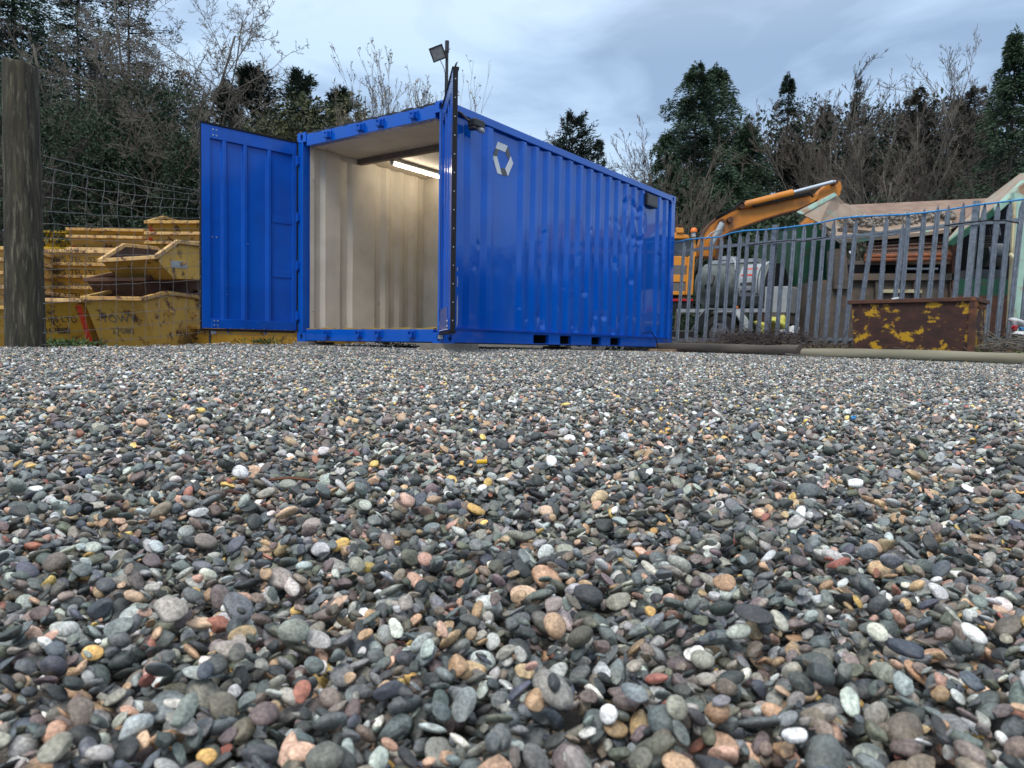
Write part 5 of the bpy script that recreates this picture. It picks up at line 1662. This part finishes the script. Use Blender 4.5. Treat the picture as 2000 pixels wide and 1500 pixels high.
def conifer(x, y, H, R, label, seed, m='conifer', nb=170, npb=70, p=.8, droop=.35, lift=.15, z=None, tops=1, bare=.06, size=.165, cat='conifer', group='conifers behind the yard', lean=0.0, name='conifer_tree'):
    rng = np.random.default_rng(seed)
    gzv = gz(max(-12, min(12, x)), 16) if z is None else z
    t = thing(name, label, cat, (x, y, gzv), 0, group)
    crown = []
    trunks = MB()
    for k in range(tops):
        ox = 0 if tops == 1 else (k - (tops - 1) / 2) * R * .55
        Hk = H * (1 - .045 * k)
        trunks.tube([(ox * .3, 0, 0), (ox, 0, Hk * .5), (ox + lean * Hk, 0, Hk * .98)], [.035 * H * .35, .02 * H * .4, .01], 7)
        n = int(nb * 1.0) // tops + 20
        h = bare + (1 - bare) * rng.random(n) ** .85
        h.sort()
        az = rng.random(n) * 2 * math.pi
        env = R * np.clip((1 - h), 0, 1) ** p * rng.uniform(.38, 1.18, n) * (1 + .22 * np.sin(h * 23 + seed) * np.cos(az * 2)) + .10
        low = np.clip(h / .18, .55, 1); env = env * low
        s = rng.random((n, npb)) ** .6
        dirx, diry = np.cos(az), np.sin(az)
        lat = rng.normal(0, 1, (n, npb)) * (env[:, None] * .22 * (1.08 - s))
        rad = env[:, None] * s
        px = ox + lean * h[:, None] * Hk * (h[:, None]) + dirx[:, None] * rad - diry[:, None] * lat
        py = diry[:, None] * rad + dirx[:, None] * lat
        pz = (h * Hk)[:, None] + lift * rad - droop * rad * s + rng.normal(0, .06, (n, npb)) * (1 + rad)
        P_ = np.stack([px.ravel(), py.ravel(), pz.ravel()], 1)
        sd = np.sign(lat) * .6
        D_ = np.stack([(dirx[:, None] - diry[:, None] * sd).ravel(), (diry[:, None] + dirx[:, None] * sd).ravel(), (np.full((n, npb), lift) - droop * s * 1.5).ravel()], 1)
        D_ += rng.normal(0, .35, D_.shape)
        # leader tuft
        q = rng.random(60) ** .9
        Pt = np.stack([ox + lean * Hk + rng.normal(0, .05, 60), rng.normal(0, .05, 60), Hk * (.88 + .14 * q)], 1)
        Dt = np.stack([rng.normal(0, .5, 60), rng.normal(0, .5, 60), np.full(60, .9)], 1)
        crown.append((np.concatenate([P_, Pt]), np.concatenate([D_, Dt])))
        # woody branches
        A_ = np.stack([np.full(n, ox) + lean * h * Hk * h, np.zeros(n), h * Hk], 1)
        B_ = A_ + np.stack([dirx * env * .8, diry * env * .8, (lift - droop * .8) * env * .8], 1)
        segs_mesh(A_, B_, np.full(n, .03), np.full(n, .008), M['barkdark'], 'branches', t)
    P_ = np.concatenate([c[0] for c in crown]); D_ = np.concatenate([c[1] for c in crown])
    cards(P_, D_, rng.uniform(.6, 1.3, len(P_)) * size, rng.uniform(.6, 1.2, len(P_)) * size * .27, rng, M[m], 'crown', t)
    trunks.build('trunk', M['barkdark'], t)
    return t


def bare_tree(x, y, H, label, seed, m='twig', spread=.55, levels=(9, 7, 6, 3), trunk_r=None, z=None, lean=(0, 0), up=.35, cat='bare tree', group='leafless trees', stems=1, first=.25, name='bare_tree', wob=.16, tw=1.0, thick=1.0):
    tw = tw * thick
    rng = np.random.default_rng(seed)
    gzv = gz(max(-12, min(12, x)), 16) if z is None else z
    t = thing(name, label, cat, (x, y, gzv), 0, group)
    tr = trunk_r or H * .012
    K = 7

    def grow(start, dirv, length, rad, k, wobble, upb):
        """start (n,3) dirv (n,3) -> polylines (n,k,3)"""
        n = len(start); P_ = np.zeros((n, k, 3)); P_[:, 0] = start; d = dirv / np.linalg.norm(dirv, axis=1)[:, None]
        st = (length / (k - 1))[:, None]
        for i in range(1, k):
            d = d + rng.normal(0, wobble, (n, 3)); d[:, 2] += upb / (k - 1); d /= np.linalg.norm(d, axis=1)[:, None]
            P_[:, i] = P_[:, i - 1] + d * st
        R_a = rad[:, None] * np.linspace(1, .35, k)[None, :]
        return P_, R_a
    a0 = rng.uniform(0, 6.28, 1) + np.arange(stems) * 2.4 + rng.uniform(-.3, .3, stems)
    fan = rng.uniform(.35, 1.25, stems)
    dv = np.stack([np.cos(a0) * fan * (.22 if stems > 1 else .02) + lean[0], np.sin(a0) * (.2 if stems > 1 else .02) + lean[1], np.ones(stems)], 1)
    st0 = np.stack([np.cos(a0) * .12 * (stems > 1), np.sin(a0) * .12 * (stems > 1), np.zeros(stems)], 1)
    P0, R0_ = grow(st0, dv, np.full(stems, H * .9) * rng.uniform(.8, 1.05, stems), np.full(stems, tr), K + 3, wob * .45, .05)
    mbt = MB()
    for i in range(stems):
        mbt.tube([tuple(v) for v in P0[i]], [max(.006, v) for v in R0_[i]], 8)
    mbt.build('trunk', M['bark'] if m != 'twigdark' else M['barkdark'], t, smooth=True)
    cur, cr_, cl = P0, R0_, np.full(stems, H * .9)
    SA, SB, RA, RB = [], [], [], []
    for li, nchild in enumerate(levels):
        n, k, _ = cur.shape
        f0 = first if li == 0 else .15
        s = rng.uniform(f0, .98, (n, nchild)); s.sort(axis=1)
        idx_ = s * (k - 1); i0 = np.clip(idx_.astype(int), 0, k - 2); fr = idx_ - i0
        ar = np.arange(n)[:, None]
        st = cur[ar, i0] * (1 - fr[..., None]) + cur[ar, i0 + 1] * fr[..., None]
        pd_2 = cur[ar, i0 + 1] - cur[ar, i0]; pd_2 /= np.linalg.norm(pd_2, axis=2)[..., None] + 1e-9
        rd = rng.normal(size=(n, nchild, 3)); rd -= pd_2 * (rd * pd_2).sum(2)[..., None]; rd /= np.linalg.norm(rd, axis=2)[..., None] + 1e-9
        ang = rng.uniform(.45, 1.0, (n, nchild)) * spread * 1.6
        dv = pd_2 * np.cos(ang)[..., None] + rd * np.sin(ang)[..., None]
        ln = cl[:, None] * rng.uniform(.28, .55, (n, nchild)) * (1.05 - .55 * s)
        rr_ = np.maximum(.0042 * tw, cr_[ar, i0] * rng.uniform(.35, .6, (n, nchild)))
        kk = (7, 5, 4, 3)[min(li, 3)]
        cur, cr_ = grow(st.reshape(-1, 3), dv.reshape(-1, 3), ln.ravel(), rr_.ravel(), kk, wob, up)
        cr_ = np.maximum(cr_, .0032 * tw)
        cl = ln.ravel()
        SA.append(cur[:, :-1].reshape(-1, 3)); SB.append(cur[:, 1:].reshape(-1, 3)); RA.append(cr_[:, :-1].ravel()); RB.append(cr_[:, 1:].ravel())
    segs_mesh(np.concatenate(SA), np.concatenate(SB), np.concatenate(RA), np.concatenate(RB), M[m], 'crown', t)
    return t, cur


def leaf_mass(name, label, boxes, n, m, seed, size=.12, kind='stuff'):
    """ragged bank of leaves; boxes: (x, y, z, rx, ry, rz) lumps"""
    rng = np.random.default_rng(seed)
    bx = np.array(boxes); wgt = bx[:, 3] * bx[:, 5]; wgt = wgt / wgt.sum()
    k = rng.choice(len(bx), n, p=wgt)
    v = rng.normal(size=(n, 3)); v /= np.linalg.norm(v, axis=1)[:, None]
    v *= (rng.uniform(.35, 1.08, n) ** .5)[:, None]
    P_ = bx[k, :3] + v * bx[k, 3:]
    D_ = v + rng.normal(0, .7, (n, 3))
    o = cards(P_, D_, rng.uniform(.5, 1.4, n) * size, rng.uniform(.6, 1.2, n) * size * .6, rng, M[m], name, None)
    o['kind'] = kind; o['label'] = label
    return o


def tree_px(px, d, top):
    """foot position and height of a tree whose top shows at px, top at distance d"""
    p = at(px, top, d)
    return p.x, d, p.z - .2


# ---- left side evergreens
for i, (px, d, top, R, nb, npb, m, lb_, kw) in enumerate([
    (25, 25, -150, 3.8, 420, 80, 'conifer', 'huge dark evergreen at the left edge of the picture, cut by the frame', dict(droop=.5, p=.5)),
    (150, 29, -60, 3.0, 300, 70, 'cypress', 'tall loose evergreen with gaps, second from the left edge', dict(p=.45)),
    (250, 30, -60, 3.0, 230, 60, 'cypress', 'tall open-crowned evergreen whose flat branches reach out above the skips', dict(p=.4, droop=.25)),
    (205, 27, 190, 3.0, 190, 80, 'cypress', 'dense dark evergreen behind the ivy covered trunks', dict(p=.4)),
    (330, 27, 215, 2.3, 170, 80, 'cypress', 'dark evergreen just left of the open blue door', dict(p=.5)),
    (100, 27, 230, 3.2, 170, 80, 'cypress', 'low dense evergreen behind the gatepost', dict(p=.4)),
    (395, 27, 215, 1.7, 130, 70, 'cypress', 'small blackish evergreen over the top edge of the open door', dict(p=.5, lift=.5)),
    (492, 25, 138, 2.0, 260, 90, 'cypress', 'broad dark cypress between the left door and the container roof', dict(p=.5, lift=.75, droop=.25)),
    (440, 25, 168, 1.5, 150, 80, 'cypress', 'slim dark cypress with sparse side twigs behind the left door', dict(p=.6, lift=.75, droop=.2)),
    (590, 25, 145, 1.8, 240, 90, 'cypress', 'pointed dark cypress above the left corner of the container', dict(p=.5, lift=.75, droop=.25)),
    (662, 26, 178, 1.15, 160, 80, 'cypress', 'narrow dark cypress left of the leafy willow', dict(p=.45, lift=.75, droop=.2)),
    (704, 30, 198, .7, 60, 60, 'cypress', 'small cypress tip showing through the willow stems', dict(p=.6, lift=.6, droop=.2)),
    (1118, 30, 235, 2.3, 200, 80, 'cypress', 'single dark cypress rising behind the container side', dict(p=.42, lift=.7, droop=.25, lean=.0)),
    (1168, 30, 285, 1.1, 90, 70, 'cypress', 'low dark cypress shoulder right of the single cypress', dict(p=.45, lift=.6, droop=.2)),
    (1362, 31, 128, 3.6, 260, 130, 'conifer', 'tallest point of the big green conifer clump behind the digger boom', dict(p=.6, droop=.5, lift=.3)),
    (1398, 33, 134, 4.3, 300, 130, 'conifer', 'second top of the big green conifer clump behind the digger boom', dict(p=.6, droop=.5, lift=.3)),
    (1462, 31, 245, 3.0, 300, 90, 'conifer', 'lower right shoulder of the green conifer clump', dict(p=.65, droop=.5)),
    (1303, 30, 262, 2.3, 260, 80, 'conifer', 'lower left shoulder of the green conifer clump', dict(p=.6, droop=.5)),
    (1420, 28, 330, 2.4, 190, 90, 'conifer', 'broad low conifer directly behind the orange boom', dict(p=.5, droop=.5)),
    (1541, 34, 148, 2.4, 190, 60, 'cypress', 'slender spruce with gaps between its branches right of the green clump', dict(p=.75, droop=.45)),
    (1548, 33, 260, 1.7, 160, 80, 'brownfir', 'dense dark lower evergreen in front of the slender spruce', dict(p=.4)),
    (1612, 35, 205, 1.2, 120, 60, 'brownfir', 'dull brown green evergreen right of the slender spruce', dict(p=.55)),
    (1680, 36, 150, 1.9, 150, 50, 'cypress', 'thin spruce standing alone above the bare trees', dict(p=.8, droop=.4)),
    (1676, 34, 260, 1.7, 160, 80, 'brownfir', 'dark evergreen under the thin spruce', dict(p=.4)),
    (1782, 36, 172, 3.0, 230, 80, 'brownfir', 'wide wind-combed brown fir behind the bare trees', dict(p=.6, lean=.03)),
    (1858, 36, 188, 2.3, 190, 80, 'brownfir', 'middle brown fir of the right hand row', dict(p=.6, lean=.03)),
    (1906, 34, 172, 2.5, 190, 80, 'brownfir', 'dense dark brown fir left of the tall edge conifer', dict(p=.45)),
    (1820, 33, 290, 2.6, 200, 80, 'cypress', 'low blackish evergreen behind the hopper', dict(p=.4)),
    (1730, 33, 300, 2.0, 170, 80, 'cypress', 'low dark evergreen left of the hopper wing', dict(p=.4)),
    (1985, 26, 62, 2.7, 330, 80, 'conifer', 'tall green conifer at the right edge of the picture', dict(p=.85, droop=.4)),
    (2060, 30, 120, 2.6, 160, 70, 'conifer', 'conifer past the right edge, only its flank in view', dict(p=.6, droop=.4)),
]):
    x, y, H = tree_px(px, d, top)
    conifer(x, y, H, R, lb_, 100 + i, m=m, nb=nb, npb=npb, **kw)

# ---- leafless trees
for i, (px, d, top, m, lb_, kw) in enumerate([
    (172, 21.5, -80, 'twigpale', 'pale-stemmed bare tree rising straight up behind the wire fence', dict(spread=.6, levels=(12, 8, 6, 3), up=.3, trunk_r=.07)),
    (275, 21.5, -170, 'twigpale', 'wide spreading bare tree whose fine twigs stand against the sky over the open door', dict(spread=.95, levels=(16, 11, 7, 3), up=.30, stems=2, trunk_r=.07, lean=(.14, 0), first=.3, thick=1.35)),
    (232, 20.8, 200, 'twigpale', 'leaning forked bare sapling with a pale trunk behind the skips', dict(spread=.7, levels=(9, 7, 6, 2), lean=(.22, 0), trunk_r=.05)),
    (40, 22, 20, 'twigpale', 'bare tree behind the top of the gatepost', dict(spread=.7, levels=(10, 8, 6, 3), trunk_r=.06, stems=2)),
    (112, 21.5, 60, 'twigdark', 'dark tangled bare tree right of the gatepost', dict(spread=.75, levels=(10, 8, 6, 3), trunk_r=.05, stems=3)),
    (355, 21, 190, 'twig', 'brown bare shrub against the left edge of the open door', dict(spread=.8, levels=(9, 7, 5, 3), trunk_r=.035, stems=3)),
    (268, 22.5, 110, 'twigdark', 'tangled dark bare tree in the middle of the left thicket', dict(spread=.8, levels=(10, 7, 5, 2), trunk_r=.05, stems=2)),
    (120, 20.5, 200, 'twigdark', 'low dark thorn bush right of the gatepost', dict(spread=.85, levels=(8, 7, 5, 2), trunk_r=.04, stems=3)),
    (312, 23, -60, 'twigpale', 'slender bare tree whose twigs arch right against the sky', dict(spread=.9, levels=(14, 10, 7, 3), trunk_r=.05, stems=2, lean=(.06, 0), first=.3, thick=1.2)),
    (545, 21, 225, 'twig', 'bare brown stems between the two dark cypresses', dict(spread=.4, levels=(8, 7, 5, 2), trunk_r=.04, stems=4)),
    (625, 21, 248, 'twig', 'bare brown shrub just above the container roof', dict(spread=.5, levels=(8, 7, 5, 2), trunk_r=.035, stems=4)),
    (1240, 27, 295, 'twigpale', 'faint bare shrub behind the far end of the container roof', dict(spread=.35, levels=(8, 6, 4, 2), trunk_r=.03, stems=4)),
    (1318, 24, 235, 'twig', 'bare upright shrub in front of the green conifer clump', dict(spread=.4, levels=(9, 7, 5, 2), trunk_r=.035, stems=5)),
    (1596, 30, 185, 'twig', 'grey brown bare tree with upright stems left of the pale forked trunk', dict(spread=.35, levels=(10, 8, 5, 2), trunk_r=.05, stems=5)),
    (1645, 29, 195, 'twig', 'thicket of upright bare stems behind the tip of the boom', dict(spread=.35, levels=(10, 8, 5, 2), trunk_r=.05, stems=5)),
    (1712, 25, 225, 'twigpale', 'forked bare tree with a conspicuous pale trunk', dict(spread=.5, levels=(9, 7, 5, 2), trunk_r=.085, stems=2)),
    (1757, 30, 135, 'twigpale', 'tall fine-twigged bare tree above the hopper', dict(spread=.5, levels=(12, 8, 6, 2), trunk_r=.06, stems=3)),
    (1800, 28, 185, 'twigdark', 'dark leaning bare tree over the middle of the hopper', dict(spread=.7, levels=(12, 8, 6, 2), trunk_r=.07, lean=(.12, 0))),
    (1850, 31, 132, 'twig', 'tall bare tree with twigs fanning into the sky', dict(spread=.5, levels=(12, 8, 6, 2), trunk_r=.06, stems=3, lean=(.05, 0))),
    (1888, 28, 215, 'twigdark', 'dark spreading bare tree right of the leaning one', dict(spread=.8, levels=(12, 8, 6, 2), trunk_r=.07)),
    (1935, 30, 125, 'twig', 'tall bare tree left of the edge conifer', dict(spread=.5, levels=(11, 8, 6, 2), trunk_r=.06, stems=2)),
    (1845, 25, 300, 'twigdark', 'low dark bare shrub just above the hopper edge', dict(spread=.9, levels=(9, 7, 6, 2), trunk_r=.04, stems=4)),
]):
    x, y, H = tree_px(px, d, top)
    bare_tree(x, y, H, lb_, 300 + i, m=m, tw=max(1, d / 17), **kw)

# ---- willow with remaining leaves behind the container roof
x, y, H = tree_px(752, 18.5, 150)
wt, cur = bare_tree(x, y, H, 'upright willow shrub with scattered narrow yellowing leaves above the container roof', 77, m='twig', spread=.34, levels=(8, 6, 3), trunk_r=.030, stems=20, up=.5, first=.35,
                    cat='willow', group=None, name='willow_shrub', tw=1.1, wob=.07)
rng = np.random.default_rng(5)
n = len(cur); reps = 3
P_ = np.concatenate([cur[:, k][rng.random(n) < .5] for k in range(1, cur.shape[1])])
P_ = P_[P_[:, 2] > 3.2]
D_ = np.stack([rng.normal(0, .7, len(P_)), rng.normal(0, .7, len(P_)), rng.uniform(.2, 1.1, len(P_))], 1)
cards(P_, D_, rng.uniform(.05, .10, len(P_)), .024, rng, M['ochreleaf'], 'leaves', wt)
x, y, H = tree_px(925, 18, 168)
wt2, cur = bare_tree(x, y, H, 'few thin leafy willow shoots right of the edge-on door', 78, m='twig', spread=.3, levels=(4, 2), trunk_r=.018, stems=5, up=.4, first=.5, cat='willow', group=None, name='willow_shrub', wob=.08)
P_ = cur[:, 2:].reshape(-1, 3); P_ = P_[rng.random(len(P_)) < .5]
cards(P_, np.stack([rng.normal(0, .7, len(P_)), rng.normal(0, .7, len(P_)), rng.uniform(.2, 1.1, len(P_))], 1), .09, .03, rng, M['ochreleaf'], 'leaves', wt2)

# ---- leaf banks
def lumps(px0, px1, n, d0, d1, y0, y1, r, seed, zmin=None):
    rg = random.Random(seed); out_ = []
    for _ in range(n):
        d = rg.uniform(d0, d1); p = at(rg.uniform(px0, px1), rg.uniform(y0, y1), d)
        out_.append((p.x, p.y, p.z if zmin is None else max(zmin, p.z), r * rg.uniform(.6, 1.3), r * rg.uniform(.6, 1.2), r * rg.uniform(.5, 1.1)))
    return out_


leaf_mass('ivy_bank', 'dark green ivy and bramble bank rising behind the yellow skips', lumps(-40, 400, 40, 21.5, 24, 330, 640, 1.2, 1), 26000, 'ivy', 21, .15)
leaf_mass('ivy_foliage', 'ivy climbing the trunks of the left thicket', lumps(20, 385, 34, 20.2, 24, 190, 430, .85, 2) + lumps(90, 390, 26, 19.6, 20.6, 230, 470, .7, 22), 62000, 'ivy', 22, .095)
leaf_mass('undergrowth', 'dark evergreen undergrowth behind the left thicket', lumps(-60, 300, 26, 26, 31, 150, 640, 2.0, 3) + lumps(300, 620, 22, 26, 31, 300, 640, 1.8, 13), 46000, 'cypress', 23, .20)
leaf_mass('olive_shrubbery', 'olive leaved shrubbery showing over the container roof', lumps(520, 690, 16, 19.5, 21, 235, 420, .7, 4), 9000, 'olive', 24, .12)
leaf_mass('undergrowth', 'dark hedge mass closing the view behind the machines', lumps(1420, 2120, 60, 34, 38, 285, 640, 2.6, 5) + lumps(1180, 1440, 22, 34, 38, 430, 640, 2.4, 15), 52000, 'cypress', 25, .28)
leaf_mass('undergrowth', 'brown green crowns filling in between the right hand trees', lumps(1540, 1965, 34, 37, 40, 245, 370, 1.9, 16), 30000, 'brownfir', 27, .15)
leaf_mass('undergrowth', 'brown green scrub at the foot of the right hand trees', lumps(1290, 2100, 40, 27, 31, 400, 640, 1.3, 6), 16000, 'ivy', 26, .2)

# ---- brush and litter by the logs
bank = MB(); nb_ = 46
vs, fs = [], []
rgb_ = random.Random(3)
for i in range(nb_ + 1):
    u = i / nb_
    p = Vector((2.95, 12.9, 0)).lerp(Vector((6.9, 8.6, 0)), u)
    nn_ = Vector((.73, .68, 0))
    for j, (o_, h_) in enumerate(((-.28, -.03), (-.10, .05), (.10, .13), (.34, .17), (.7, .14), (1.5, .05), (2.6, -.02))):
        q_ = p + nn_ * (o_ + rgb_.uniform(-.05, .05))
        vs.append((q_.x, q_.y, gz(q_.x, q_.y) + h_ * rgb_.uniform(.6, 1.3)))
    if i:
        for j in range(6): fs.append((7 * (i - 1) + j, 7 * i + j, 7 * i + j + 1, 7 * (i - 1) + j + 1))
o = bank.add(vs, fs).build('soil_bank', M['soil'], smooth=True); o['kind'] = 'structure'


def litter(name, label, x0, x1, n, m, seed, d_off=.25, L=.35, hgt=.12, leaf=False, par=None):
    rng = np.random.default_rng(seed)
    u = rng.uniform(x0, x1, n)
    px_y = np.interp(u, [1300, 2000], [12.75, 8.75]); 
    d = px_y + d_off + rng.normal(0, .22, n)
    X = (u - 1000) / FPX * d
    Z = G(X, d) + .04 + rng.random(n) * hgt
    P_ = np.stack([X, d, Z], 1)
    if leaf:
        D_ = rng.normal(0, 1, (n, 3)); D_[:, 2] = np.abs(D_[:, 2]) * .8
        o = cards(P_, D_, rng.uniform(.5, 1.3, n) * .05, .028, rng, M[m], name, None)
    else:
        D_ = rng.normal(0, 1, (n, 3)); D_[:, 2] *= .35; D_ /= np.linalg.norm(D_, axis=1)[:, None]
        ln = rng.uniform(.2, 1, n)[:, None] * L
        mid = P_ + D_ * ln * .5 + rng.normal(0, .02, (n, 3)); B_ = P_ + D_ * ln + rng.normal(0, .03, (n, 3))
        B_[:, 2] = np.maximum(B_[:, 2], G(B_[:, 0], B_[:, 1])); 
        r = rng.uniform(.003, .009, n)
        o = segs_mesh(np.concatenate([P_, mid]), np.concatenate([mid, B_]), np.concatenate([r, r * .8]), np.concatenate([r * .8, r * .4]), M[m], name, None)
    o['kind'] = 'stuff'; o['label'] = label
    return o


litter('twig_litter', 'dead twigs and brush heaped along the fence foot', 1310, 2060, 1300, 'twig', 1, hgt=.16)
litter('twig_litter', 'dark brush tangle between the log and the fence', 1395, 1570, 900, 'twigdark', 2, hgt=.30, L=.45)
litter('twig_litter', 'pale dead stems behind the rusty bin', 1900, 2060, 260, 'twigpale', 3, hgt=.28, L=.5)
litter('leaf_litter', 'fallen brown leaves along the fence foot', 1310, 2060, 2600, 'deadleaf', 4, leaf=True)
litter('weeds', 'small green weeds along the fence foot', 1310, 2060, 1500, 'weed', 5, leaf=True, hgt=.10)


def tuft(px, py, d, n, label, seed, r=.18, h=.14):
    rng = np.random.default_rng(seed); p = at(px, py, d); g = gz(p.x, p.y)
    P_ = np.stack([p.x + rng.normal(0, r, n), p.y + rng.normal(0, r * .5, n), np.full(n, g) + rng.random(n) * h * .5], 1)
    D_ = np.stack([rng.normal(0, .7, n), rng.normal(0, .7, n), rng.uniform(.2, 1.2, n)], 1)
    o = cards(P_, D_, rng.uniform(.4, 1.2, n) * h * .6, .022, rng, M['weed'], 'weed_plant', None)
    return tag(o, label, 'weed')


tuft(122, 670, 7.4, 240, 'green weed clump at the foot of the gatepost', 1)
tuft(150, 676, 7.0, 90, 'small weed sprig right of the gatepost clump', 2, .12, .08)
tuft(515, 672, 9.3, 90, 'thin green grass tuft under the open left door', 3, .12, .12)
tuft(780, 676, 9.2, 60, 'green tuft under the container sill', 4, .10, .08)

# ---- bags and rubbish
def bag(px, py, d, s, m, label, seed, name='plastic_bag', flat=.6):
    p = at(px, py, d); rng = np.random.default_rng(seed)
    v, f = ico(3); v = v.copy()
    for _ in range(9):
        dd = rng.normal(size=3); dd /= np.linalg.norm(dd)
        v *= (1 + .13 * np.sin(v @ dd * rng.uniform(2, 6) + rng.uniform(0, 6)))[:, None]
    v = v * np.array([s, s * .7, s * flat]); g = gz(p.x, p.y) if p.x < 12 else .2
    o = fast_mesh(name, v, f, M[m], None, smooth=True); o.location = (p.x, p.y, max(p.z, g + s * flat * .6)); o.rotation_euler = (0, 0, rng.uniform(0, 3))
    return tag(o, label, 'rubbish')


bag(1498, 640, 13.6, .22, 'yellowbag', 'crumpled yellow bag behind the fence under the tank', 1)
bag(1525, 634, 13.4, .24, 'yellowbag', 'larger yellow bag with a pale side next to the crumpled one', 2)
bag(1542, 650, 13.2, .15, 'whitebag', 'small white bag right of the yellow bags', 3)
bag(1988, 628, 9.6, .10, 'whitebag', 'white plastic scrap in the brush at the far right', 4)
bag(1980, 640, 9.5, .055, 'red', 'small red plastic scrap beside the white one', 5)
bag(1998, 652, 9.4, .09, 'whitebag', 'flat white sheet lying at the right edge', 6, flat=.3)
bag(1996, 642, 9.7, .035, 'hose', 'blue rag between the white scraps', 7)
bag(1664, 494, 12.9, .06, 'whitebag', 'little white scrap stuck on the screen frame', 8)
px_b = at(941, 907, 1.28)
yb = MB().tube([(-.009, 0, 0), (.009, .002, .001)], .0042, 10).build('plastic_plug', M['skipbright'], bevel=.001)
yb.location = (px_b.x, px_b.y, px_b.z + .004)
tag(yb, 'tiny bright yellow plastic plug lying on the gravel', 'plastic plug')
px_b = at(1668, 817, 2.0)
yb = bag(1668, 815, 2.05, .007, 'hose', 'small blue plastic fragment on the gravel', 9, name='plastic_fragment')
for k, (px, py, L, rz) in enumerate(((575, 941, .075, .1), (455, 967, .05, -.1), (1940, 790, .05, .1), (140, 890, .09, .2))):
    d = 1.12 if py > 930 else (1.35 if py > 850 else 2.3)
    for _ in range(6): 
        q_ = at(px, py, d); d -= (q_.z - (gz(q_.x, q_.y) + .016)) / -.2 * -1 if False else 0
    # walk along the view ray to the gravel surface
    dd = .5
    while dd < 6:
        q_ = at(px, py, dd)
        if q_.z < gz(q_.x, q_.y) + .018: break
        dd += .01
    tw_ = MB().tube([(-L / 2, 0, 0), (-L * .1, .003, .003), (L / 2, -.002, .001)], [.0022, .0026, .0012], 6).build('twig', M['rust'] if k < 2 else M['twigpale'])
    tw_.location = (q_.x, q_.y, q_.z + .002); tw_.rotation_euler = (0, .03, rz)
    tag(tw_, ('reddish dead stem lying on the gravel, longest of the two in the middle', 'short reddish dead stem on the gravel', 'pale twig on the gravel near the right edge', 'thin twig on the gravel at the left')[k], 'twig')

# ---- the wood goes on round the right hand side of the yard, out of frame (it shows as reflection in the blue paint)
rgo = random.Random(12)
lm = []
for _ in range(80):
    f_ = rgo.random(); lm.append((27 + rgo.uniform(-2, 2) + 6 * math.sin(f_ * 3), -22 + 50 * f_, rgo.uniform(.6, 3.6), 2.6, 2.6, rgo.uniform(1.2, 2.2)))
leaf_mass('undergrowth', 'hedge running on along the yard to the right of the picture', lm, 16000, 'cypress', 31, .8)
